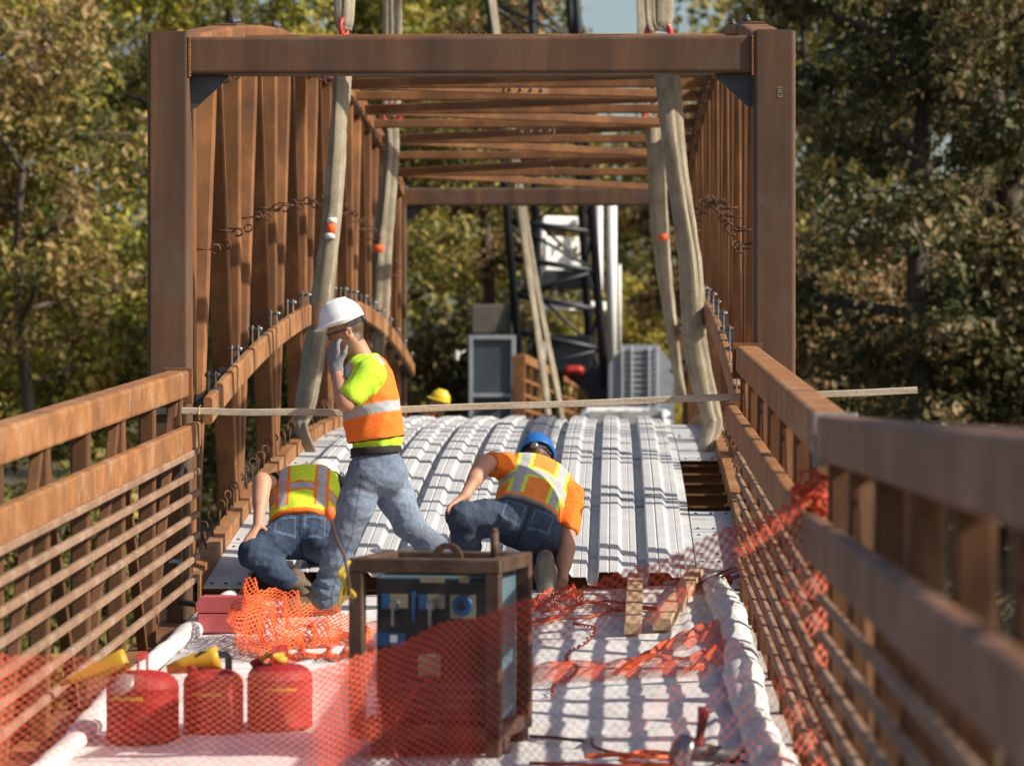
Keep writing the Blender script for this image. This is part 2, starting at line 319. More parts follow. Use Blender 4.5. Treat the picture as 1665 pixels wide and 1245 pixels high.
# top lateral bracing
for k, Y in enumerate(NODE[:-1]):
    m = MB(); z = zh(Y) + 1.955
    m.beam((-HW + .09, Y, z), (HW - .09, Y, z), .085, .085, (0, 0, 1), .01); st = m.build('top_strut', RUST, TB)
    if k in (4,):
        for x in (-.33, -.28, -.24, -.19, -.14, .56, .59):
            mm = MB(); c = Vector((x, Y, z + .062)); a0 = random.random() * 6
            mm.tube([c + Vector((.018 * math.cos(a) * .9, .006 * math.sin(a + a0), .02 * math.sin(a))) for a in np.linspace(-1.6, 4.6, 9)], .005, 5); mm.build('eye_hook', RUSTH, st)
    Yb = NODE[k + 1]; s = 1 if k % 2 == 0 else -1
    a = Vector((s * (HW - .09), Y + .10, zh(Y) + 1.95)); b = Vector((-s * (HW - .09), Yb - .10, zh(Yb) + 1.95))
    m = MB(); m.beam(a, b, .075, .075, (0, 0, 1), .008); bc = m.build('lateral_brace', RUST, TB)
    if k in (5, 9, 12):
        c = a.lerp(b, .5); d = (b - a).normalized(); sd = d.cross(Vector((0, 0, 1))).normalized(); rot = Matrix((d, sd, Vector((0, 0, 1)))).transposed()
        mm = MB(); mm.box(c - Vector((0, .046, 0)), (.42, .014, .078), rot, .003); pl = mm.build('splice_plate', RUSTR, bc)
        mm = MB()
        for q in (-.15, -.05, .05, .15): mm.lathe(c + d * q - Vector((0, .053, 0)), [(.017, 0), (.017, .012), (.010, .02)], 6, (0, -1, 0))
        mm.build('bolt', ZINC, pl)
# floor beams under the deck
for Y in ys(20.62, 40.6, 32):
    m = MB(); z = zd(Y) - .10
    m.box((0, Y, z), (3.16, .012, .16)); m.box((0, Y, z + .084), (3.16, .09, .012)); m.box((0, Y, z - .084), (3.16, .09, .012))
    m.build('floor_beam', RUST, TB)
m = MB(); m.box((0, 20.5, zd(20.5) - .09), (3.1, .09, .13), None, .006); m.build('end_channel', RUSTD, TB)
# eye hooks, one shared mesh
m = MB(); m.tube([(-.07, 0, 0), (.055, 0, 0)], .0065, 6)
m.tube([(.055 + .026 - .026 * math.cos(a), 0, .026 * math.sin(a)) for a in np.linspace(0, 5.6, 14)], .0065, 6)
HOOK = m.mesh('eye_hook', RUSTH)
def hook(x, y, z, rot): o = link('eye_hook', HOOK, TB, (x, y, z)); o.rotation_euler = rot; return o
for s in (-1, 1):
    Yq = 20.95; n = 0
    while Yq < 39.5:
        r_ = random.uniform
        hook(s * 1.62, Yq, zh(Yq) + .78 + .015 * (-1) ** n, (r_(-.5, .5), r_(-.15, .15), (0 if s < 0 else math.pi) + r_(-.3, .3)))
        if True: hook(s * 1.60, Yq + .25, zh(Yq) + 1.87, (r_(-.5, .5), R(70 if s < 0 else 110) + r_(-.3, .3), 0))
        Yq += .63; n += 1
    Yq = 20.9
    while Yq < 34:
        hook(s * 1.645, Yq, zd(Yq) + .155, (0, R(-90) + random.uniform(-.15, .15), random.uniform(-.5, .9))); Yq += .40

# corrugated deck sheets laid along the span, lapped like shingles
PER = .29
def prof_x(n, x0):
    out = []
    for i in range(n):
        b = x0 + i * PER
        out += [(b, .0), (b + .012, .075), (b + .058, .077), (b + .066, .071), (b + .074, .077), (b + .122, .075), (b + .146, .046), (b + .185, .047), (b + .19, .043), (b + .195, .047), (b + .226, .046), (b + .238, .002)]
    out.append((x0 + n * PER, .0)); return out
xs = -1.325; cols = []
for n in (2, 2, 2, 2, 1): cols.append((xs, n)); xs += n * PER
bounds = [20.60, 23.55, 26.45, 29.5, 32.5, 35.5, 38.4, 40.8]
for ci, (x0, n) in enumerate(cols):
    off = -.75 if ci in (0, 1) else 0.0
    for ri in range(len(bounds) - 1):
        Ya = bounds[ri] + (off if ri > 0 else 0); Yb = bounds[ri + 1] + (off if ri < 6 else 0) + .10
        pr = prof_x(n, x0 + .002); rings = []
        jit = random.uniform(-.012, .012); lift = random.uniform(.004, .011)
        for q in range(9):
            t = q / 8; Y = Ya + jit + (Yb - Ya) * t; dz = lift * (1 - t) + .0035 * ri % .002 + .002 * math.sin(q * 1.7 + ci) + .012
            top = [(x, Y, zd(Y) + z + dz) for x, z in pr]; bot = [(x, Y, zd(Y) + z + dz - .004) for x, z in reversed(pr)]
            rings.append(top + bot)
        m = MB(); m.loft(rings); m.build('deck_sheet', GALV, TB)
for s, spans in ((-1, [(20.55, 22.0), (22.02, 23.6), (23.62, 26), (26.02, 29), (29.02, 33), (33.02, 40)]), (1, [(20.55, 21.5), (21.52, 22.45), (22.47, 23.35), (26.4, 29), (29.02, 33), (33.02, 40)])):
    for a, b in spans:
        xa, xb = (-1.572, -1.33) if s < 0 else (1.295, 1.572)
        m = MB(); Yq = ys(a, b, max(2, int((b - a) / .6)))
        m.loft([[(xa, Y, zd(Y) + .006), (xb, Y, zd(Y) + .006), (xb, Y, zd(Y) + .011), (xa, Y, zd(Y) + .011)] for Y in Yq])
        cp = m.build('closure_plate', GALV, TB)
        m = MB()
        for Y in (a + .12, b - .12):
            for x in (xa + .04, (xa + xb) / 2, xb - .04): m.lathe((x, Y, zd(Y) + .011), [(.011, 0), (.009, .008)], 6)
        m.build('screw', PLATE, cp)
# chalk marking on the right portal post, read sideways
m = MB(); zz = 3.20; X0 = 1.745
def stroke(m, pts): 
    for a, b in zip(pts[:-1], pts[1:]): m.beam(Vector((X0 + a[0] * .7, 19.9985, zz + a[1] * .8)), Vector((X0 + b[0] * .7, 19.9985, zz + b[1] * .8)), .002, .0028, (0, 0, 1), .0004, 1)
stroke(m, [(0, 0), (-.032, 0), (-.032, .02)]); stroke(m, [(-.016, 0), (-.016, .015)]); stroke(m, [(0, 0), (0, .02)])
stroke(m, [(0, .032), (-.032, .032), (-.03, .05), (-.016, .05), (-.016, .032)]); stroke(m, [(-.016, .045), (0, .055)])
stroke(m, [(-.036, .066), (0, .066), (.004, .058)])
m.build('chalk_mark', pmat('chalk', (.34, .29, .25, 1), (.42, .37, .32, 1), scale=60), TB)

# ------------------------------------------------------------------ the approach span with its railings
AS = thing('approach_span', 'straight steel approach span of the footbridge with barred side railings', 'bridge', (0, 12, -.5))
for s in (-1, 1):
    xin = -1.58 if s < 0 else 1.486
    segs = [(12.02, 19.95), (3.4, 11.98)]
    for ia, (ya, yb) in enumerate(segs):
        Ys = ys(ya, yb, 8 if ia == 0 else 10)
        H = 1.345 if s < 0 else 1.385
        m = MB(); m.sweep([(xin + s * .062 + xo(Y), Y, zn(xin, Y) + H - .075) for Y in Ys], rrect(.124, .15, .016, 2)); tr = m.build('top_rail', RUSTR if s < 0 or ia == 0 else RUSTG, AS)
        if ia == 0:
            m = MB(); m.box((xin + s * .062, ya - .009, zn(xin, ya) + H - .08), (.15, .012, .18), None, .004); m.build('end_plate', CANGREY, tr)
            m = MB(); m.box((xin + s * .062, yb + .012, zn(xin, yb) + H - .085), (.165, .014, .20), None, .004); m.build('end_plate', RUST, tr)
        m = MB(); xm = s * 1.455 if s > 0 else -1.545
        m.sweep([(xm + xo(Y), Y, zn(xm, Y) + 1.055 - .072 + (.012 if s > 0 else 0)) for Y in ys(ya, yb + (.05 if ia == 0 else 0), 8)], rrect(.055, .145, .012, 2)); m.build('mid_rail', RUSTR if s < 0 or ia == 0 else RUSTG, AS)
        for k in range(7):
            m = MB(); xb_ = -1.515 if s < 0 else 1.49
            m.sweep([(xb_ + xo(Y), Y, zn(xb_, Y) + .20 + .117 * k) for Y in ys(ya, yb - .16 + .02 * (k % 3), 8)], rrect(.030 if s < 0 else .026, .036, .006, 1)); m.build('rail_bar', RUSTB, AS)
    xp = xin + s * .062
    Yq = 19.82; n = 0; prev = None
    while Yq > 3.6:
        zb = zn(xp, Yq) - .28; zt = zn(xp, Yq) + (1.20 if s < 0 else 1.24)
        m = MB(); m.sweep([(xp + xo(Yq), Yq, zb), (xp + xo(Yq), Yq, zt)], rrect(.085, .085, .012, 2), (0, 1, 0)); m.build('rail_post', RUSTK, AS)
        if prev:
            a = (xp + xo(prev), prev - .07, zn(xp, prev) + (1.18 if n % 2 else -.2)); b = (xp + xo(Yq), Yq + .07, zn(xp, Yq) + (-.2 if n % 2 else 1.18))
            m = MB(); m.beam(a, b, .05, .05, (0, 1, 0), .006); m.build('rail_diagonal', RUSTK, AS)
        prev = Yq; Yq -= 1.17; n += 1
    m = MB(); m.sweep([(xp + s * .0 + xo(Y), Y, zn(xp, Y) - .17) for Y in ys(3.4, 19.95, 16)], rrect(.18, .24, .02, 2)); m.build('edge_beam', RUST, AS)
m = MB(); m.loft([[(-1.50, Y, zn(-1.50, Y) - .03), (1.52, Y, zn(1.52, Y) - .03), (1.52, Y, zn(1.52, Y) - .17), (-1.50, Y, zn(-1.50, Y) - .17)] for Y in ys(3.4, 20.4, 16)]); m.build('deck_slab', pmat('concrete', (.3, .29, .27, 1), (.4, .39, .36, 1), scale=5, rough=.9), AS)

# white curing blanket over that deck, creased across, rolled up along both sides
BK = thing('deck_blanket', 'dirty white creased blanket covering the approach deck, edges rolled up', 'blanket', (0, 13, 0))
bx = np.linspace(-1.36, 1.40, 93); by = np.linspace(6.0, 20.36, 520)
BX, BY = np.meshgrid(bx, by); ZN = (np.where(BY >= 12, .8034 * BY / 20 - .426, .056 + (12 - BY) * .005) + .032 * BX)
ph = (BY + .05 * np.sin(BX * 2.1 + BY) + .02 * np.sin(BX * 7)) / .37; fr = ph - np.floor(ph)
crease = .013 * np.abs(np.sin(np.pi * fr)) ** .6 * (.6 + .4 * np.sin(np.floor(ph) * 2.3 + BX * .8))
lump = .006 * np.sin(BX * 5.3 + 2 * np.sin(BY * 1.9)) * np.sin(BY * 3.1 + BX) + .003 * np.sin(BX * 17 + 3 * np.sin(BY * 5)) * np.sin(BY * 13)
fold = .022 * np.exp(-((BX - 1.22 - .03 * np.sin(BY * 1.3)) / .018) ** 2)
ZB = ZN + .010 + crease + lump + fold
nx, ny = len(bx), len(by); I = (np.arange(ny - 1)[:, None] * nx + np.arange(nx - 1)[None, :]).ravel(); o0 = np.array([0, 13, 0])
link('blanket_sheet', np_mesh('blanket_sheet', np.c_[BX.ravel(), BY.ravel(), ZB.ravel()] - o0, np.c_[I, I + 1, I + nx + 1, I + nx], BLANKET), BK)
for s in (-1, 1):
    m = MB(); rings = []; cx = -1.40 if s < 0 else 1.385
    for i, Y in enumerate(ys(6.0, 20.33, 360)):
        q = (Y / .37) % 1; rr = (.052 if s < 0 else .070) * (1 + .10 * math.sin(Y * 2.1) + .05 * math.sin(Y * 7.3)) * (.94 + .08 * abs(math.sin(math.pi * q)) ** .5)
        c = Vector((cx + xo(Y) + .018 * math.sin(Y * 1.1 + s), Y, zn(cx, Y) + rr * .72 + .004))
        rings.append([c + Vector((1.12 * rr * math.cos(a), 0, .84 * rr * math.sin(a) + .003 * math.sin(3 * a + Y * 3))) for a in np.linspace(0, 2 * math.pi, 14, endpoint=False)])
    m.loft(rings, smooth=True); m.build('rolled_edge', BLANKET, BK)

# boards resting on the mid rails across the bridge
def board(name, a, b, w_, h_, label, mat=WOOD, cat='board', group=None):
    a = Vector(a); b = Vector(b); m = MB(); n = 10; pts = [a.lerp(b, i / n) + Vector((0, .004 * math.sin(i * .9), .003 * math.sin(i * 1.3))) for i in range(n + 1)]
    m.sweep(pts, rrect(w_, h_, .003, 1)); return tag(m.at(name, mat, a.lerp(b, .5)), label, cat, group)
board('long_board', P(628, 667, 19.86), P(1491, 634.5, 19.86), .09, .038, 'long weathered board laid across the bridge and sticking out past the right post')
board('short_board', P(252, 668, 19.83), P(652, 672, 19.83), .09, .038, 'shorter pale board tied to the left mid rail behind the standing worker')
m = MB(); c = P(325, 673, 19.83)
for q in (0, .006): m.tube([c + Vector((.003 * math.sin(a), .052 * math.cos(a), .03 * math.sin(a) - .004 + q)) for a in np.linspace(0, 6.4, 16)], .0025, 5)
m.tube([c + Vector((0, -.052, 0)), c + Vector((-.01, -.055, .03)), c + Vector((.012, -.056, .05))], .0025, 5)
tag(m.at('tie_wire', ROPE, c), 'yellow tie wire looped round the pale board on the left rail', 'wire')

# ------------------------------------------------------------------ lifting slings and shackles
def strap(pts, w_, seed, n=24, flat=.17, sub=14):
    rnd = random.Random(seed); pts = catmull(pts, sub); rings = []; up = Vector((.0, 1, 0)); L = len(pts)
    a1, a2, a3 = rnd.uniform(0, 6), rnd.uniform(0, 6), rnd.uniform(0, 6); m = MB(); acc = 0
    for i, p in enumerate(pts):
        t = (pts[min(i + 1, L - 1)] - pts[max(i - 1, 0)]).normalized(); acc += (p - pts[max(0, i - 1)]).length
        sd = t.cross(up); sd = sd.normalized() if sd.length > .05 else Vector((1, 0, 0)); u = sd.cross(t).normalized()
        tw = .45 * math.sin(acc * 1.2 + a1); ww = w_ * (1.05 + .16 * math.sin(acc * 1.7 + a2)) * (1 - .42 * max(0, (i / (L - 1) - .72) / .28)); ring = []
        for j in range(n):
            a = 2 * math.pi * j / n; cr_ = abs(math.cos(1.5 * a + a3 + .5 * math.sin(acc * 1.4 + a1))); rr = .50 + .64 * cr_ ** .5 + .08 * math.cos(4 * a - acc * 1.1 + a2) + .03 * math.sin(acc * 11 + 3 * a) * math.sin(acc * 4 + a1)
            rr *= 1 + rnd.uniform(-.012, .012) + .035 * math.sin(acc * 24 + 2.5 * math.cos(a) + a1) * (.5 + .5 * math.sin(acc * 3.1 + a3)); x = ww / 2 * math.cos(a) * rr; y = ww * flat * math.sin(a) * rr
            ring.append(p + sd * (x * math.cos(tw) - y * math.sin(tw)) + u * (x * math.sin(tw) + y * math.cos(tw)))
        rings.append(ring)
    return m.loft(rings, smooth=True)
def sling(label, lower, w_, seed, extra=None, tagpt=None, group='tan slings lifting the truss span'):
    base = Vector(lower[-1]); T = thing('lifting_sling', label, 'sling', base, group)
    strap(lower, w_, seed).build('strap', SLING, T)
    if extra:
        for q, e in enumerate(extra): strap(e, w_ * .85, seed + 5 + q).build('strap', SLING, T)
    if tagpt:
        p, w2, h2, wh = tagpt; p = Vector(p); t = MB()
        rg = [[p + Vector((w2 / 2 * math.cos(a), w2 * .42 * math.sin(a), z)) + Vector((.12 * z, 0, 0)) for a in np.linspace(0, 2 * math.pi, 14, endpoint=False)] for z in (-h2 / 2, 0, h2 / 2)]
        t.loft(rg, smooth=True); tg = t.build('tag', ORTAG, T)
        if wh:
            for dz in (-h2 / 2 - .012, h2 / 2 + .02):
                t = MB(); t.loft([[p + Vector((w2 * .5 * math.cos(a), w2 * .44 * math.sin(a), dz + q)) + Vector((.12 * dz, 0, 0)) for a in np.linspace(0, 2 * math.pi, 14, endpoint=False)] for q in (-.02, .02)], smooth=True); t.build('label_band', WHT, tg)
    return T
def shackle(c, r_, label, flip=1, yaw=0.0):
    c = Vector(c); T = thing('shackle', label, 'shackle', c); Mz = Matrix.Rotation(yaw, 3, 'Z'); m = MB(); pts = []
    for a in np.linspace(R(-55), R(235), 20): pts.append(c + Mz @ Vector((r_ * math.cos(a), 0, flip * r_ * 1.15 * math.sin(a))))
    m.tube(pts, r_ * .26, 8, up=(0, 1, .02)); m.build('bow', REDSH, T)
    m = MB(); z = -flip * r_ * .98
    for q in (-1, 1): m.lathe(c + Mz @ Vector((q * r_ * .62 - .02 * q, 0, z)), [(r_ * .40, -.018), (r_ * .44, 0), (r_ * .40, .018)], 12, Mz @ Vector((q, 0, 0)))
    m.tube([c + Mz @ Vector((-r_ * .85, 0, z)), c + Mz @ Vector((r_ * .9, 0, z))], r_ * .2, 8); m.build('pin', REDSH, T)
    return T
YA, YB = 27.2, 36.0
pa = lambda L, Y: [P(x, y, Y + d) for x, y, d in L]
sling('tan sling beside the standing worker, white and orange band halfway, knotted at the kerb', pa([(560, 62, .0), (556, 120, 0), (548, 250, -.02), (537, 380, -.02), (522, 490, -.05), (508, 590, -.06), (497, 655, -.06), (489, 690, 0), (484, 712, .12)], YA), .135, 3,
      [pa([(566, 62, .05), (560, 130, .06), (552, 210, .05), (545, 300, .02), (536, 400, 0), (528, 480, 0), (517, 580, 0), (503, 660, -.02), (490, 690, -.06), (500, 722, -.09), (511, 748, -.06), (510, 772, 0)], YA)], (P(538, 372, YA - .06), .075, .085, True))
sling('pale wide tan sling hanging to the right kerb, draped over the open floor beams', pa([(1072, 62, 0), (1079, 130, 0), (1090, 230, 0), (1104, 330, -.02), (1118, 420, -.05), (1124, 500, -.06), (1131, 570, -.08), (1144, 630, -.08), (1157, 680, -.04), (1168, 705, .1)], YA), .135, 11,
      [pa([(1088, 62, .07), (1096, 150, .07), (1107, 270, .05), (1122, 370, .03), (1132, 450, .02), (1133, 520, 0), (1142, 600, 0), (1152, 650, .0), (1157, 690, -.02), (1148, 722, -.04), (1144, 750, -.02), (1150, 775, .06)], YA)])
sling('tan sling in the shade of the left truss, red tape halfway down', pa([(636, 196, 0), (640, 230, 0), (636, 300, 0), (626, 400, 0), (620, 480, 0), (616, 545, 0), (612, 600, .1)], YB), .135, 21,
      [pa([(640, 196, .08), (633, 260, .08), (624, 330, .08), (614, 420, .08), (609, 500, .08), (610, 590, .12)], YB)], (P(616, 404, YB - .10), .10, .07, False))
sling('narrow tan sling with an orange tag hanging inside the right truss', pa([(1060, 200, 0), (1066, 260, 0), (1072, 340, 0), (1080, 430, 0), (1090, 520, 0), (1101, 600, 0), (1112, 650, .05)], YB), .13, 31,
      [pa([(1056, 200, .1), (1062, 270, .1), (1070, 380, .1), (1086, 500, .1), (1097, 580, .1), (1104, 645, .1)], YB)], (P(1079, 386, YB - .10), .10, .07, False))
def upsling(label, p, sp, Y, w_, seed, top):
    T = thing('hoist_sling', label, 'sling', P(p[0], p[1], Y), 'slings running up to the crane hook'); c = Vector(P(p[0], p[1], Y)); e = c + Vector(top)
    for q in (-1, 1): strap([c + Vector((q * .012, 0, -.03)), c + Vector((q * sp * .8, 0, .15)), c.lerp(e, .3) + Vector((q * sp, 0, 0)), c.lerp(e, .65) + Vector((q * sp, .05, 0)), e + Vector((q * sp * .5, 0, 0))], w_, seed + q).build('strap', SLING, T)
upsling('pale double sling rising above the left end of the portal beam', (559, 42), .045, YA, .075, 41, (.02, .4, 3.4))
upsling('wide pale double sling rising above the right end of the portal beam', (1071, 44), .055, YA, .10, 47, (-.02, .4, 3.4))
upsling('dark shaded double sling rising above the portal beam beside the left pale one', (637, 186), .05, YB, .09, 53, (.03, -.3, 4.2))
upsling('shaded double sling rising just left of the right pale one', (1056, 188), .05, YB, .085, 59, (-.12, -.3, 4.2))
shackle(P(559, 46, YA), .062, 'red bow shackle at the left above the portal beam, seen edge on', 1, R(70))
shackle(P(1071, 56, YA), .09, 'red bow shackle at the right above the portal beam, seen face on', 1, 0)
shackle(P(637, 186, YB), .085, 'red bow shackle joining the shaded slings at the left truss', 1, 0)
shackle(P(1059, 192, YB), .085, 'red bow shackle joining the shaded slings at the right truss', 1, R(25))
# long slack slings beyond the crest
T = thing('hoist_sling', 'two long slack tan slings hanging in front of the black boom', 'sling', P(880, 760, 50))
strap(pa([(792, -40, 0), (822, 170, 0), (845, 340, 0), (862, 460, 0), (878, 570, 0), (890, 670, 0), (899, 760, 0)], 50), .095, 71, flat=.25).build('strap', SLING, T)
strap(pa([(795, -40, .2), (826, 170, .2), (850, 340, .2), (872, 460, .2), (893, 570, .2), (912, 670, .2), (924, 760, .2)], 50), .085, 73, flat=.25).build('strap', SLING, T)

# ------------------------------------------------------------------ crawler crane on the far bank
YC = 66.0
def pbox(m, x0, y0, x1, y1, Y, dep, bev=.02):
    a = P(x0, y0, Y); b = P(x1, y1, Y); c = (a + b) / 2; m.box((c.x, Y + dep / 2, c.z), (abs(b.x - a.x), dep, abs(a.z - b.z)), None, bev); return m
CR = thing('crawler_crane', 'black lattice boom crane with white house standing beyond the bridge', 'crane', (P(900, 820, YC).x, YC + 2, -.75))
top = Vector((-.35, 3.0, 13.5))
bl = [P(846, 600, YC), P(984, 632, YC), P(874, 600, YC + 1.4), P(962, 620, YC + 1.4)]
dirs = [P(798, 30, YC + 1.2) - bl[0], P(939, 30, YC + 1.2) - bl[1], P(866, 30, YC + 2.6) - bl[2], P(928, 30, YC + 2.6) - bl[3]]
boom = None
for b, d in zip(bl, dirs):
    m = MB(); m.tube([b, b + d * 2.3], .085, 8); boom = m.build('boom_chord', CRBLK, CR)
m = MB()
pairs = [(0, 1), (0, 2), (1, 3), (2, 3)]
for i, j in pairs:
    N_ = 22
    for k in range(N_):
        a = bl[i] + dirs[i] * 2.3 * k / N_; b = bl[j] + dirs[j] * 2.3 * (k + 1) / N_
        if k % 2: a, b = bl[j] + dirs[j] * 2.3 * k / N_, bl[i] + dirs[i] * 2.3 * (k + 1) / N_
        if (k * 7 + i) % 3 != 1 or i != 0: m.tube([a, b], .035, 6)
        if k in (1, 2, 3, 4) and (i, j) == (0, 1): m.tube([bl[i] + dirs[i] * 2.3 * k / N_, bl[j] + dirs[j] * 2.3 * k / N_], .06, 6)
m.build('boom_lacing', CRBLK, CR)
m = MB()   # boom foot
m.prism([P(846, 590, YC), P(984, 600, YC), P(996, 655, YC), P(1006, 700, YC), P(968, 700, YC), P(955, 640, YC), P(905, 600, YC)], (0, .7, 0)); m.build('boom_foot', CRBLK, CR)
m = MB(); pbox(m, 888, 545, 962, 605, YC + .6, .8); m.build('winch_housing', CRBLK, CR)
m = MB(); pbox(m, 918, 594, 950, 610, YC - .2, .5, .08); m.build('cable_reel', pmat('crane_red', (.35, .02, .015, 1), (.45, .04, .03, 1), rough=.5), CR)
# white gantry
for i, (x0, y0, x1, y1, dY) in enumerate([(878, 350, 888, 620, 3), (986, 330, 1003, 600, 2.4), (968, 330, 980, 600, 3.0), (880, 352, 950, 366, 3.1), (884, 385, 948, 440, 3.2), (880, 490, 985, 505, 3.1), (1004, 430, 1010, 575, 2.2)]):
    m = MB(); a_, b_ = P((x0 + x1) / 2, y0, YC + dY), P((x0 + x1) / 2, y1, YC + dY); hw_ = (P(x1, y0, YC + dY).x - P(x0, y0, YC + dY).x) / 2
    if x1 - x0 < 20: m.tube([a_, b_], hw_, 14)
    else: m.box((a_ + b_) / 2, (2.3 * hw_, .12, a_.z - b_.z), Matrix.Rotation(R(32), 3, 'Z'), .02)
    m.build('gantry_panel' if i == 4 else 'gantry_leg', CRWHT, CR)
m = MB(); pbox(m, 884, 440, 970, 470, YC + 2.6, .6); m.build('winch_housing', PLATE, CR)
# cab
m = MB()
for x0, y0, x1, y1 in ((762, 545, 768, 790), (831, 545, 838, 790), (768, 545, 831, 552), (768, 640, 831, 646), (768, 784, 831, 790)): pbox(m, x0, y0, x1, y1, YC - 1.5, .09, .01)
cab = m.build('cab_frame', CRGRY, CR)
m = MB(); pbox(m, 768, 552, 831, 640, YC - 1.44, .02, 0); m.build('cab_glass', CABGLASS, cab)
m = MB(); pbox(m, 768, 646, 831, 784, YC - 1.44, .03, 0); m.build('cab_door_panel', pmat('cab_door', (.06, .075, .09, 1), (.09, .105, .12, 1), rough=.3), cab)
m = MB(); pbox(m, 764, 547, 836, 788, YC - 1.35, 1.6, .05); m.build('cab_body', PANEL, CR)
m = MB(); pbox(m, 740, 570, 746, 586, YC - 1.6, .05, .02); m.tube([P(743, 578, YC - 1.58), P(764, 565, YC - 1.4)], .012, 6); m.build('mirror', WHT, CR)
m = MB(); pbox(m, 766, 495, 832, 543, YC + .2, .8, .03); m.build('exhaust_housing', pmat('brown_grey', (.10, .09, .075, 1), (.14, .125, .105, 1), rough=.7), CR)
# engine house with louvres
m = MB(); a = [P(988, 700, YC - .8), P(988, 596, YC - .8), P(1012, 560, YC - .8), P(1070, 560, YC - .8), P(1096, 596, YC - .8), P(1096, 700, YC - .8)]
m.prism(a, (0, 2.2, 0)); hs = m.build('engine_house', CRGRY, CR)
for k in range(11):
    m = MB(); y = 568 + k * 9.5; pbox(m, 1014, y, 1068, y + 4, YC - .86, .05, .004); m.build('louvre', CRGRY, hs)
m = MB()
for x in (1012, 1028, 1056, 1070): pbox(m, x - 1, 562, x + 1, 690, YC - .90, .03, .003)
m.build('grille_bar', CRWHT, hs)
for s in (-1, 1):
    m = MB(); c = CR.location + Vector((s * 1.6, 0, .45)); pr = []
    for a in np.linspace(0, 2 * math.pi, 28, endpoint=False): pr.append(c + Vector((-.35, 2.6 * max(-1, min(1, 1.25 * math.cos(a))), .44 * max(-1, min(1, 1.3 * math.sin(a))))))
    m.prism(pr, (.7, 0, 0)); m.build('crawler_track', BLACK, CR)
m = MB(); c = CR.location; m.lathe((c.x, c.y, c.z + .6), [(.9, 0), (.9, .55)], 24); m.box((c.x, c.y, c.z + 1.25), (2.8, 3.4, .22), None, .03); m.build('turntable', PLATE, CR)

# white truck parked on the road beyond the crest
def truck():
    Yt = 59.0; a = P(945, 662, Yt); b = P(1090, 662, Yt); cx = (a.x + b.x) / 2; zr = a.z; zg = -.78; W = b.x - a.x
    T = thing('pickup_truck', 'white pickup truck facing the bridge, roof showing over the deck crest', 'truck', (cx, Yt + 2, zg))
    def sec(Y, wb, wt, z0, z1): return [Vector((cx - wb / 2, Y, z0)), Vector((cx + wb / 2, Y, z0)), Vector((cx + wb / 2, Y, z0 + (z1 - z0) * .6)), Vector((cx + wt / 2, Y, z1 - .06)), Vector((cx + wt / 2 - .09, Y, z1)), Vector((cx - wt / 2 + .09, Y, z1)), Vector((cx - wt / 2, Y, z1 - .06)), Vector((cx - wb / 2, Y, z0 + (z1 - z0) * .6))]
    m = MB(); Wb = W + .32
    m.loft([sec(Yt - 1.35, Wb, Wb - .2, zg + .45, zg + 1.0), sec(Yt - 1.25, Wb, Wb - .12, zg + .4, zg + 1.1), sec(Yt - .2, Wb, Wb - .08, zg + .4, zg + 1.22), sec(Yt + 2.2, Wb, Wb - .08, zg + .4, zg + 1.2), sec(Yt + 4.2, Wb, Wb - .08, zg + .45, zg + 1.2)]); m.build('body', CRWHT, T)
    m = MB(); m.loft([sec(Yt - .25, Wb - .12, Wb - .3, zg + 1.2, zg + 1.24), sec(Yt + .35, Wb - .12, W, zg + 1.2, zr - .03), sec(Yt + .7, Wb - .12, W, zg + 1.2, zr), sec(Yt + 1.7, Wb - .12, W, zg + 1.2, zr), sec(Yt + 2.1, Wb - .12, W, zg + 1.2, zr - .1)]); m.build('roof', CRWHT, T)
    m = MB(); m.prism([Vector((cx - W / 2 + .0, Yt - .235, zg + 1.262)), Vector((cx + W / 2 - .0, Yt - .235, zg + 1.262)), Vector((cx + W / 2 - .14, Yt + .29, zr - .075)), Vector((cx - W / 2 + .14, Yt + .29, zr - .075))], (0, -.02, .012)); m.build('windshield', WINDSH, T)
    for s in (-1, 1):
        m = MB(); m.box((cx + s * (Wb / 2 + .12), Yt + .1, zg + 1.36), (.2, .07, .2), None, .03); m.build('mirror', CRWHT, T)
        m = MB(); m.box((cx + s * (Wb / 2 - .2), Yt - 1.36, zg + .85), (.3, .03, .18), None, .01); m.build('headlight', ZINC, T)
        for yy in (Yt - .4, Yt + 3.1):
            m = MB(); m.lathe((cx + s * (Wb / 2 - .13) - .11, yy, zg + .36), [(.2, 0), (.36, .02), (.36, .2), (.2, .22)], 20, (1, 0, 0)); m.build('wheel', BLACK, T)
    m = MB(); m.box((cx, Yt - 1.37, zg + .75), (.8, .04, .22), None, .01); m.build('grille', PANEL, T)
    m = MB(); m.box((cx + .15, Yt + .9, zr + .02), (.18, .12, .05), None, .012); m.build('beacon', pmat('red_lens', (.3, .02, .02, 1), (.4, .03, .03, 1), rough=.3), T)
truck()
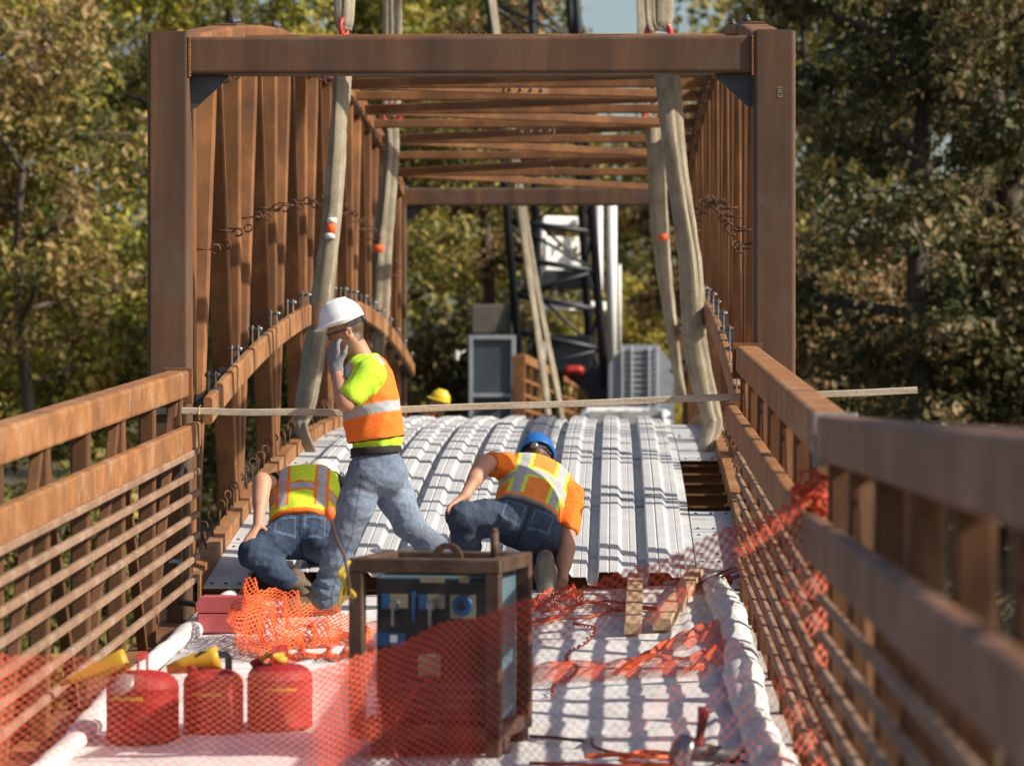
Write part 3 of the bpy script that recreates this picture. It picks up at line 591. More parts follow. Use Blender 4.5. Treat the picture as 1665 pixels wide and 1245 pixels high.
# rail of the next bridge section beyond the crest
FR = thing('far_railing', 'rust brown slatted railing of the next bridge section beyond the deck crest', 'railing', P(890, 760, 62))
a, b = P(848, 582, 60), P(944, 628, 72); a2 = P(848, 760, 60); zb = a2.z
m = MB(); m.beam(a, b, .1, .16); m.build('top_rail', RUSTR, FR)
m = MB(); m.box((a.x - .04, a.y, (a.z + zb) / 2), (.22, .2, a.z - zb + .1), None, .02); m.build('rail_post', RUST, FR)
for k in range(1, 9):
    p = a.lerp(b, k / 8); m = MB(); m.box((p.x, p.y, (p.z - .1 + zb) / 2), (.085, .085, p.z - .1 - zb), None, .01); m.build('rail_post', RUST, FR)
for k in range(1, 4):
    m = MB(); m.beam(a + Vector((0, -.1, -.25 * k - .1)), b + Vector((0, -.1, -.25 * k - .1)), .04, .05); m.build('rail_bar', RUSTR, FR)
m = MB(); m.beam(Vector((a.x, a.y, zb)), Vector((b.x, b.y, zb)), .3, .2); m.build('edge_beam', RUST, FR)

# ------------------------------------------------------------------ nets
def net(surf, U, V, nu, nv, wd, mat, name, base, label, keep=None, thick=.0022):
    """diamond mesh on surf(u,v): strands run along both diagonals; U,V are counts of cells"""
    m = MB(); S = lambda u, v: Vector(surf(u / nu, v / nv))
    vs = []; fs = []
    def nd(i, j): return S(i, j)
    for i in range(nu + 1):
        for j in range(nv + 1):
            if (i + j) % 2: continue
            for di, dj in ((1, 1), (1, -1)):
                i2, j2 = i + di, j + dj
                if i2 > nu or j2 < 0 or j2 > nv: continue
                if keep and not keep((i + i2) / 2 / nu, (j + j2) / 2 / nv): continue
                a, b = nd(i, j), nd(i2, j2); d = b - a
                e = S(i + di * .5 - dj * .3, j + dj * .5 + di * .3) - S(i + di * .5 + dj * .3, j + dj * .5 - di * .3)
                if d.length < 1e-5 or e.length < 1e-6: continue
                nn = d.cross(e); nn = nn.normalized() * thick if nn.length > 1e-9 else Vector((0, 0, thick))
                sd = nn.cross(d).normalized() * (wd(i / nu, j / nv) if callable(wd) else wd) / 2; x = d * .06
                k = len(vs); vs += [a - x - sd * 1.3, a - x + sd * 1.3, b + x + sd * 1.3, b + x - sd * 1.3, (a + b) / 2 + sd * .8 + nn, (a + b) / 2 - sd * .8 + nn]
                fs += [(k, k + 1, k + 4, k + 5), (k + 5, k + 4, k + 2, k + 3)]
    m.add(vs, fs); return tag(m.at(name, mat, base), label, 'net')
def pcurve(keys):
    xs_ = [k[0] for k in keys]
    return lambda u: tuple(np.interp(u, xs_, [k[i] for k in keys]) for i in range(1, len(keys[0])))
# the barrier net hung across the near end of the deck, tied to the right rail
tope = [(1345, 782, 11.9), (1290, 812, 11.85), (1180, 858, 11.8), (1050, 915, 11.7), (950, 950, 11.75), (830, 985, 11.9), (720, 1018, 12.1), (620, 1058, 12.2), (560, 1080, 12.15), (440, 1096, 12.0), (320, 1092, 11.85), (200, 1078, 11.8), (90, 1066, 11.7), (-20, 1060, 11.6), (-120, 1058, 11.6)]
tp = [P(*t) for t in tope]; ln = [0]
for a, b in zip(tp[:-1], tp[1:]): ln.append(ln[-1] + (b - a).length)
tc_ = pcurve([(l / ln[-1], p.x, p.y, p.z) for l, p in zip(ln, tp)])
def barrier(u, v):
    x, y, z = tc_(min(max(u, 0), 1)); zb = zn(x, 11.3) + .02; h = z - zb
    fold = .03 * math.sin(u * 41 + 2 * math.sin(v * 3)) * v + .02 * math.sin(u * 90) * v * v
    return (x + .02 * math.sin(v * 5 + u * 9), y - .5 * v * v + fold - .06 * math.sin(math.pi * v), z - h * v + .008 * math.sin(u * 60))
net(barrier, 0, 0, int(ln[-1] / .0185), 54, lambda u, v: max(float(np.interp(u, [0, .03, .10, .30, .38, .41, .585, .61, .66, .88, .92, 1], [.008, .003, .0013, .0015, .0030, .0078, .0078, .0030, .0020, .0020, .0046, .0050])), .0085 * max(0, 1 - v / .22) ** .5 if u < .42 else 0), NETR, 'barrier_net', P(700, 1390, 11.6), 'red orange mesh barrier net strung across the deck in front of the welder')
m = MB(); c = P(1318, 808, 11.85)
for q in range(7):
    a0 = q * 1.1; m.tube([c + Vector((.05 * math.cos(a + a0) + .02 * math.sin(3 * a), .03 * math.sin(2 * a + q), .045 * math.sin(a) + .012 * q - .03)) for a in np.linspace(0, 5.5, 14)], .0055, 5)
tag(m.at('net_knot', NETR, c), 'bunched orange net end knotted round the right mid rail', 'net')
# bundled net spilled over the toolbox
def heap(u, v):
    x = 374 + 236 * u; yt = np.interp(u, [0, .1, .3, .55, .8, 1], [985, 938, 955, 978, 1000, 1012]); yb = np.interp(u, [0, .08, .25, .5, .75, 1], [1000, 1050, 1085, 1106, 1100, 1070])
    Yd = 18.35 - 1.15 * v + .05 * math.sin(u * 23 + v * 7); p = P(x, yt + (yb - yt) * v, Yd)
    k = .03 * math.sin(u * 19 + v * 11) + .02 * math.sin(u * 47 - v * 13)
    p = p + Vector((k * .4, k, k * .5)); p.z = max(p.z, zn(p.x, p.y) + .025 + .01 * math.sin(40 * u)); return p
net(heap, 0, 0, 64, 48, .0082, NET, 'spilled_net', P(480, 1080, 17.9), 'heap of orange mesh net spilled beside the red toolbox')
def heap2(u, v):
    p = Vector(heap(.05 + .9 * u, .12 + .8 * v)); p.y += .06 + .03 * math.sin(9 * u); p.z = max(p.z - .03 + .02 * math.sin(17 * v + 6 * u), zn(p.x, p.y) + .02); return p
net(heap2, 0, 0, 50, 38, .0075, NET, 'spilled_net', P(500, 1080, 18), 'inner layer of the orange net heap beside the toolbox')
# long twisted strip of net on the deck
def strip(u, v):
    cpx = np.interp(u, [0, .2, .42, .62, .78, .9, 1.0], [560, 700, 880, 1010, 1120, 1185, 1192]); ct = np.interp(u, [0, .2, .42, .62, .78, .9, 1], [1118, 1122, 1128, 1122, 1118, 1098, 1062])
    w_ = np.interp(u, [0, .2, .42, .56, .7, .85, 1], [20, 22, 26, 26, 24, 34, 16]); py = ct + (v - .5) * w_
    r_ = 600 / (py - 389) * 20; p = P(cpx, py, r_); p.z = zn(p.x, p.y) + .03 + .035 * math.sin(v * math.pi) * (1 + .4 * math.sin(u * 30)) + .012 * math.sin(u * 70 + v * 9); return p
net(strip, 0, 0, 230, 34, .0036, NET, 'net_strip', P(900, 1128, 16.2), 'long twisted orange net strip lying across the white blanket')
def strip2(u, v):
    cpx = np.interp(u, [0, .3, .6, .85, 1], [1010, 1070, 1130, 1180, 1192]); ct = np.interp(u, [0, .3, .6, .85, 1], [1124, 1092, 1070, 1062, 1078])
    w_ = np.interp(u, [0, .3, .6, .85, 1], [6, 14, 30, 36, 40]); py = ct + (v - .5) * w_
    p = P(cpx, py, 600 / (py - 389) * 20); p.z = zn(p.x, p.y) + .035 + .05 * math.sin(v * math.pi) * u + .01 * math.sin(u * 40 + v * 7); return p
net(strip2, 0, 0, 80, 36, .0038, NET, 'net_strip', P(1120, 1080, 17), 'loop end of the orange net strip folded back near the right roll')
# ------------------------------------------------------------------ welder in its tube cage
Wd = 13.75
def wz(x): return zn(x, Wd)
WL = thing('welding_machine', 'portable welder with dark control panel in a rusty steel cage', 'welder', (P(690, 1240, Wd).x, Wd + .25, zn(-.1, Wd)))
xl, xr = P(567, 0, Wd).x, P(820, 0, Wd).x; zt = P(0, 908, Wd).z; z0 = zn(-.1, Wd) + .012; DEP = .62
xo2 = .0
tb = .058
def cagebar(a, b, name='cage_bar'): m = MB(); m.beam(a, b, tb, tb, (0, 0, 1) if abs(a[2] - b[2]) < .1 else (0, 1, 0), .006, 1); return m.build(name, FRAME, WL)
for x in (xl + tb / 2, xr - tb / 2):
    for y in (Wd + tb / 2, Wd + DEP): cagebar((x, y, z0 + (.10 if x < 0 or y > Wd + .1 else 0)), (x, y, zt - tb), 'cage_post')
for z in (zt - tb / 2, z0 + .11):
    for y in (Wd + tb / 2, Wd + DEP): cagebar((xl + .002, y, z), (xr - .002, y, z))
    for x in (xl + tb / 2, xr - tb / 2): cagebar((x, Wd + tb + .001, z), (x, Wd + DEP - tb / 2 - .001, z))
m = MB(); m.box(((xl + xr) / 2 + .03, Wd + .16, z0 + .045), (xr - xl - .06, .10, .085), None, .006); m.box(((xl + xr) / 2 + .03, Wd + DEP - .1, z0 + .045), (xr - xl - .06, .1, .085), None, .006); m.build('skid', FRAME, WL)
bxl, bxr = P(604, 0, Wd + .1).x, P(800, 0, Wd + .1).x; bzt = zt - tb - .015; bzb = z0 + .12
m = MB(); m.box(((bxl + bxr) / 2, Wd + .13 + .22, (bzt + bzb) / 2), (bxr - bxl, .44, bzt - bzb), None, .012); m.build('housing', BLUEH, WL)
m = MB(); m.box(((bxl + bxr) / 2, Wd + .118, (bzt + bzb) / 2), (bxr - bxl - .01, .02, bzt - bzb - .02), None, .004); fp = m.build('front_panel', PANEL, WL)
fy = Wd + .106
def fplate(px0, py0, px1, py1, mat, nm, par=fp, d=.004):
    a, b = P(px0, py0, fy), P(px1, py1, fy); m = MB(); m.box(((a.x + b.x) / 2, fy - d / 2, (a.z + b.z) / 2), (b.x - a.x, d, a.z - b.z)); return m.build(nm, mat, par)
for i, px in enumerate((638, 700, 751)):
    dl = fplate(px - (22 if i < 2 else 21), 967, px + 21, 1006 if i == 2 else 990, CREAM, 'dial_plate')
    if i < 2: fplate(px - 22, 967, px - 8, 992, BLUEP, 'scale_patch', dl, .006)
    c = P(px, 985, fy - .006); m = MB(); m.lathe(c, [(.040, 0), (.040, .008), (.034, .01)], 20, (0, -1, 0)) if i == 2 else m.lathe(c, [(.022, 0), (.02, .02)], 16, (0, -1, 0)); m.build('dial_ring', BLUEP if i == 2 else STEEL, dl)
    m = MB(); m.lathe(c + Vector((0, -.012, 0)), [(.018, 0), (.015, .035)], 14, (0, -1, 0)); m.box(c + Vector((0, -.035, -.03 if i < 2 else .0)), (.014, .02, .10 if i < 2 else .03), None, .005); m.build('knob', STEEL if i < 2 else PANEL, dl)
fplate(666, 962, 672, 1012, BLUEP, 'divider'); nb = fplate(608, 1030, 655, 1052, BLUEP, 'name_band'); fplate(630, 1034, 642, 1046, WHT, 'emblem', nb, .007)
fplate(680, 938, 720, 948, CREAM, 'rating_label'); fplate(745, 936, 762, 948, CREAM, 'rating_label'); fplate(676, 1064, 714, 1100, CREAM, 'rating_label')
for k in range(5): fplate(625, 1112 + k * 17, 785, 1120 + k * 17, PLATE, 'vent_slot')
m = MB(); m.box(((bxl + bxr) / 2, Wd + .35, zt - .03), (bxr - bxl + .02, .42, .01)); m.build('lid', BLUEH, WL)
m = MB(); c = P(718, 905, Wd + .2); c.z = zt - .02
prf = [c + Vector((.062 * math.cos(a), 0, .012 + .062 * math.sin(a))) for a in np.linspace(0, math.pi, 14)]; inn = [c + Vector((.032 * math.cos(a), 0, .014 + .034 * math.sin(a))) for a in np.linspace(math.pi, 0, 14)]
o_ = prf + inn; nn_ = len(prf)
m.add([q + Vector((0, dy, 0)) for dy in (-.012, .012) for q in prf + inn[::-1]], [(i, i + 1, nn_ + i + 1, nn_ + i) for i in range(nn_ - 1)] + [(28 + i, 28 + nn_ + i, 28 + nn_ + i + 1, 28 + i + 1) for i in range(nn_ - 1)] + [(i, 28 + i, 28 + i + 1, i + 1) for i in range(nn_ - 1)] + [(nn_ + i, nn_ + i + 1, 28 + nn_ + i + 1, 28 + nn_ + i) for i in range(nn_ - 1)])
m.build('lifting_eye', FRAME, WL)
m = MB(); c = P(793, 905, Wd + .25); m.tube([(c.x, c.y, zt - .03), (c.x, c.y, zt + .095)], [.017, .017], 10); m.lathe((c.x, c.y, zt + .095), [(.017, 0), (.012, .012), (.003, .016)], 10); m.build('exhaust_pipe', FRAME, WL)
WL.rotation_euler = (0, 0, R(-10)); WL.location.y += .05; WL.location.x += .03
# lead with orange holder and yellow rope at the cage corner
m = MB(); pts = [P(572, 985, Wd - .03), P(566, 940, Wd - .05), P(560, 905, Wd - .06), P(549, 880, Wd - .06), P(541, 855, Wd - .06), P(537, 838, Wd - .06)]
T = thing('welding_lead', 'stiff brown welding lead with an orange holder standing at the cage corner', 'cable', P(566, 930, Wd - .05)); m.tube(catmull(pts, 5), .006, 8); m.build('cable', FRAME, T)
m = MB(); m.tube([P(537, 846, Wd - .06), P(536, 836, Wd - .06), P(535, 824, Wd - .06)], [.012, .021, .019], 10); m.build('holder', ORTAG, T)
m = MB()
for q in range(4): m.tube(catmull([P(566 + q, 912, Wd - .01), P(560 - 3 * q, 935, Wd - .035), P(556 + 7 * q, 955 + 4 * q, Wd - .04), P(551 + 5 * q, 985 - 5 * q, Wd - .035)], 6), .006, 6)
tag(m.at('yellow_rope', ROPE, P(560, 950, Wd - .03)), 'frayed yellow rope hanging from the left post of the welder cage', 'rope')
m = MB(); m.tube(catmull([P(705, 1098, Wd - .03), P(672, 1125, Wd - .06), P(652, 1160, Wd - .07), P(640, 1195, Wd - .08), P(644, 1228, Wd - .07), P(664, 1250, Wd - .1)], 6), .006, 6)
tag(m.at('front_cable', CORDR, P(650, 1240, Wd - .07)), 'thin red cable curving down the front of the welder', 'cable')
# ------------------------------------------------------------------ petrol cans
def can(cx, ybase, rad, hgt, label, handle_ang, kind):
    Y = 600 / (ybase - 389) * 20 + rad; Y = max(Y, 13.2); b = P(cx, ybase, Y); b.z = zn(b.x, Y) + .018
    T = thing('petrol_can', label, 'can', b, 'red petrol cans by the left railing'); m = MB()
    m.lathe(b, [(rad * .93, 0), (rad * .99, .006), (rad * 1.01, .014), (rad * .985, .022), (rad * .985, hgt * .52), (rad, hgt * .55), (rad * .985, hgt * .58), (rad * .985, hgt * .74), (rad * 1.0, hgt * .755), (rad * .985, hgt * .77), (rad * .95, hgt * .84), (rad * .86, hgt * .905), (rad * .68, hgt * .96), (rad * .40, hgt * .992), (.001, hgt * 1.005)], 40); m.build('body', REDCAN, T)
    m = MB(); aa = np.linspace(R(235), R(292), 9) + .25 * (kind - 1); ri = rad * .985 + .0015
    m.add([b + Vector((ri * math.cos(a), ri * math.sin(a), z)) for z in (hgt * .60, hgt * (.655 if kind < 2 else .64)) for a in aa], [(i, i + 1, i + 10, i + 9) for i in range(8)], True); m.build('painted_label', YEL, T)
    d = Vector((math.cos(handle_ang), math.sin(handle_ang), 0)); m = MB()
    m.sweep([b + d * (rad * t) + Vector((0, 0, z)) for t, z in ((-.5, hgt * .97), (-.5, hgt + .045), (-.44, hgt + .058), (.44, hgt + .058), (.5, hgt + .045), (.5, hgt * .97))], rrect(.03, .007, .002, 1), (0, 1, .01) if abs(d.y) < .5 else (1, 0, 0.01)); m.build('handle', REDCAN if kind != 1 else BLACK, T)
    m = MB(); sp = b + Vector((-.62 * rad, 0, hgt * .93)); m.lathe(sp, [(.026, 0), (.026, .035), (.02, .04)], 14, (-.5, 0, .8)); m.build('spout', REDCAN, T)
    if kind in (0, 1):
        e = sp + Vector((-.02, 0, .045)); ax = Vector((-.93, -.05, -.34 if kind == 0 else -.22)).normalized(); m = MB()
        if kind == 0: m.lathe(e, [(.048, -.05), (.05, -.03), (.046, 0), (.018, .19), (.009, .24)], 18, ax)
        else: m.lathe(e + Vector((.09, .02, .012)), [(.045, -.03), (.050, -.03), (.046, 0), (.034, .12), (.02, .19)], 18, ax)
        m.build('funnel', YEL, T)
    else:
        m = MB(); c = b + Vector((0, -.02, hgt)); m.lathe(c, [(.034, 0), (.034, .022), (.026, .026)], 14); m.tube([c + Vector((.02, 0, .03)), c + Vector((-.05, -.02, .032)), c + Vector((-.075, -.03, .012))], .012, 8); m.build('cap', YEL, T)
    m = MB(); m.lathe(b + Vector((-rad * .45, -rad * .80, hgt * .85)), [(.058, -.012), (.05, .002), (.02, .009)], 11, (-.35, -.65, .68)); m.build('bare_patch', CANGREY, T) if kind == 0 else None
can(232, 1222, .150, .285, 'dented red petrol can with a scuffed grey shoulder and long yellow funnel', 1.45, 0)
can(347, 1212, .126, .265, 'red petrol can standing between the two others, black handle and open yellow funnel', 0.2, 1)
can(455, 1207, .138, .270, 'clean red petrol can with a yellow cap, closest to the welder', 1.2, 2)
# toolbox
Yb = 18.5; c = P(372, 1035, Yb); c.z = zn(c.x, Yb) + .02
T = thing('tool_box', 'faded red metal toolbox with hinged lid beside the left railing', 'toolbox', c)
m = MB(); m.box(c + Vector((0, .11, .052)), (.34, .21, .104), None, .008); m.build('body', pmat('faded_red', (.36, .07, .075, 1), (.48, .11, .11, 1), scale=6, rough=.5), T)
m = MB(); pr = [(-.172, .108), (.172, .108), (.172, .155), (.15, .188), (-.15, .188), (-.172, .155)]
m.prism([c + Vector((x, .003, z)) for x, z in pr], (0, .215, 0)); m.build('lid', bpy.data.materials['faded_red'], T)
m = MB(); m.box(c + Vector((.08, .0, .11)), (.04, .01, .05), None, .003); m.build('latch', STEEL, T)
m = MB(); a = P(292, 978, Yb + .35); b2 = P(324, 985, Yb + .3); m.tube([a, b2 + Vector((.1, 0, -.01))], .016, 8); tag(m.at('pry_bar', BLACK, a), 'black round bar propped between the toolbox and the left railing', 'bar')
# lumber offcuts
def offcut(x0, y0, x1, y1, w_, h_, label):
    ya, yb = 600 / (y0 - 389) * 20, 600 / (y1 - 389) * 20; a, b = P(x0, y0, ya), P(x1, y1, yb)
    a.z = zn(a.x, a.y) + .03 + h_ / 2; b.z = zn(b.x, b.y) + .03 + h_ / 2; m = MB(); m.beam(a, b, w_, h_, (0, 0, 1), .003, 1)
    return tag(m.at('lumber_offcut', WOOD2, a), label, 'lumber', 'lumber offcuts on the blanket')
offcut(1029, 1063, 1033, 975, .088, .055, 'straight lumber offcut pointing along the deck')
offcut(1076, 1058, 1131, 972, .09, .06, 'longer lumber offcut lying at a slant beside the straight one')
# ------------------------------------------------------------------ cords and small tools
def deckpt(x, y, dz=.03):
    Y = 600 / (y - 389) * 20
    for _ in range(4):
        p = P(x, y, Y); Y = max(6.5, min(20.3, Y + (p.z - (zn(p.x, Y) + dz)) * Y / 1.7))
    p = P(x, y, Y); p.z = zn(p.x, Y) + dz; return p
def cord(pix, r_, mat, label, name='cord', cat='cord', dz=.03):
    pts = catmull([deckpt(x, y, dz + .008 * ((i * 7) % 3)) for i, (x, y) in enumerate(pix)], 7); m = MB(); m.tube(pts, r_, 7); return tag(m.at(name, mat, pts[0]), label, cat)
cord([(862, 1010), (895, 1004), (925, 992), (950, 978), (985, 984), (1005, 992), (1040, 987), (1070, 990), (1083, 1003)], .010, CORDR, 'thick dark red cord snaking up to the lumber offcuts')
cord([(870, 1016), (910, 1006), (950, 1004), (985, 995), (1015, 985), (1050, 990), (1090, 992)], .006, CORDO, 'thin bright orange cord crossing the dark red one')
cord([(880, 996), (930, 985), (975, 976), (1020, 980), (1040, 972)], .008, CORDR, 'short red cord lying along the step of the metal deck')
cord([(955, 990), (965, 984), (985, 986), (982, 996), (962, 995)], .006, STEEL, 'small grey wire loop lying among the red cords', 'wire_loop', 'wire')
m = MB(); ctrl = catmull([deckpt(x, y, .035) for x, y in [(932, 1014), (948, 1016), (968, 1022), (955, 1042), (925, 1060), (922, 1075), (938, 1084), (930, 1098), (902, 1112), (898, 1128)]], 16)
m.tube([p + Vector((.007 * math.sin(i * 1.6), 0, .007 * math.cos(i * 1.6))) for i, p in enumerate(ctrl)], .0045, 5); tag(m.at('coil_cord', CORDR, ctrl[0]), 'thin coiled cord zigzagging down the white blanket', 'cord')
cord([(862, 1196), (905, 1199), (950, 1204), (962, 1200), (965, 1212), (985, 1220), (1030, 1228)], .007, BLACK, 'thin black cord running from the welder to the grinder')
cord([(950, 1230), (1000, 1226), (1050, 1229), (1095, 1232), (1110, 1238), (1070, 1243), (1010, 1236), (1045, 1222), (1100, 1226)], .010, CORDO, 'coil of orange cord next to the grinder')
cord([(1165, 1232), (1200, 1222), (1245, 1222), (1272, 1230), (1240, 1240), (1200, 1236)], .005, BLACK, 'loop of thin black cord right of the grinder')
cord([(862, 1240), (930, 1242), (1000, 1244), (1080, 1246)], .008, CORDR, 'dark red cord in front of the orange coil')
def angle_grinder():
    c = deckpt(1130, 1238, .05); T = thing('angle_grinder', 'angle grinder with grey disc guard and upright dark red handle', 'grinder', c); m = MB()
    m.tube([c + Vector((-.04, 0, .035)), c + Vector((.0, .01, .04)), c + Vector((.05, .03, .03)), c + Vector((.16, .06, .012))], [.030, .040, .034, .026], 12); m.build('motor_body', PLATE, T)
    m = MB(); m.lathe(c + Vector((-.045, -.01, .04)), [(.012, -.01), (.062, -.008), (.066, .0), (.062, .02), (.02, .026)], 22, (-.75, -.4, .35)); m.build('disc_guard', STEEL, T)
    m = MB(); m.lathe(c + Vector((.012, .0, .055)), [(.018, 0), (.024, .008), (.02, .02), (.016, .04), (.018, .09), (.023, .13), (.026, .14), (.02, .15)], 14, (.16, 0, 1)); m.build('side_handle', pmat('dark_red_grip', (.09, .012, .01, 1), (.15, .02, .016, 1), rough=.5), T)
angle_grinder()
def pipe_tool():
    Yq = 20.25; c = P(1182, 958, Yq); c.z = zn(c.x, Yq) + .05; T = thing('pipe_bender', 'dark tool with round open socket at the end of the right roll', 'tool', c); m = MB()
    m.lathe(c + Vector((0, -.03, 0)), [(.034, 0), (.036, .02), (.036, .07), (.02, .1)], 18, (0, 1, 0)); m.lathe(c + Vector((0, -.033, 0)), [(.022, .002), (.022, .0)], 14, (0, 1, 0)); m.build('socket', PANEL, T)
    m = MB(); m.tube([c + Vector((-.02, .02, -.01)), c + Vector((-.12, .03, -.01)), c + Vector((-.28, .01, -.015))], [.026, .02, .016], 10); m.build('barrel', CORDR, T)
    m = MB(); m.tube([c + Vector((-.28, .01, -.015)), c + Vector((-.36, 0, -.02))], .014, 8); m.build('tip', STEEL, T)
    m = MB(); m.tube([c + Vector((.03, 0, .01)), c + Vector((.12, .02, .045))], .012, 8); m.build('lever', BLUEP, T)
pipe_tool()
m = MB(); q = lambda x, y, d=0: P(x, y, 19.9 + d)
m.tube(catmull([q(1105, 965), q(1150, 942), q(1185, 926), q(1205, 922), q(1220, 928), q(1222, 938)], 7), .008, 7)
m.tube(catmull([q(1120, 962), q(1160, 944), q(1195, 928), q(1212, 930)], 7), .006, 7); tag(m.at('black_hose', BLACK, q(1150, 945)), 'pair of thin black hoses bowing up to the right rail bars', 'hose')
# black strap hook and clamp on the left rail
m = MB(); Yq = 19.72; pts = catmull([P(280, 752, Yq), P(289, 746, Yq - .02), P(296, 748, Yq - .03), P(298, 757, Yq - .03), P(294, 768, Yq - .02), P(286, 778, Yq), P(283, 784, Yq)], 6)
m.sweep(pts, rrect(.012, .03, .003, 1), (0, 1, 0)); tag(m.at('strap_hook', STEEL, P(290, 765, Yq)), 'dark steel hook curled over the end of the upper left rail bar', 'hook')
m = MB(); pts = catmull([P(276, 916, Yq), P(282, 912, Yq), P(292, 914, Yq - .02), P(300, 924, Yq - .03), P(300, 936, Yq - .02)], 5)
m.sweep(pts, rrect(.022, .05, .004, 1), (0, 1, 0), [.7, .8, .9, 1, 1, 1, 1.1, 1.2, 1.2, 1.2, 1.1, 1, 1, .9, .8, .8, .7, .6, .5, .5, .4][:len(pts)]); tag(m.at('beam_clamp', STEEL, P(290, 922, Yq)), 'grey forged clamp hooked over the lower left rail bar', 'clamp')
# safety lever clip on the right rail bar end
m = MB(); c = P(1213, 743, 19.6); m.lathe(c, [(.012, -.03), (.02, -.02), (.024, 0), (.018, .025), (.008, .04)], 12, (.5, -.2, -.8)); tag(m.at('reflector_clip', WHT, c), 'small shiny white clip under the right mid rail', 'clip')
m = MB(); c = P(1213, 817, 19.6); m.tube([c + Vector((-.02, 0, .0)), c + Vector((.0, -.02, .02)), c + Vector((.025, 0, .0)), c + Vector((.02, .02, -.03))], .015, 8); tag(m.at('black_strap', BLACK, c), 'black strap wrapped round a right rail bar', 'strap')
def crumple():
    rng = np.random.default_rng(5); n = 30; V = []; F = []
    def S(u, v):
        x = 842 + 106 * u; y = np.interp(u, [0, .3, .6, .85, 1], [985, 968, 958, 954, 962]) + 34 * v * (1 - .55 * u)
        p = P(x, y, 19.6 - .45 * v); p.z = max(p.z, zn(p.x, p.y) + .02) + .02 * math.sin(u * 17 + v * 9) + .012 * math.sin(u * 39 - v * 21); p.y += .04 * math.sin(u * 13 + v * 4); return p
    return S
net(crumple(), 0, 0, 46, 22, .0075, NETR, 'net_bundle', P(890, 990, 19.4), 'crumpled red net bundle by the boot of the blue helmet worker')
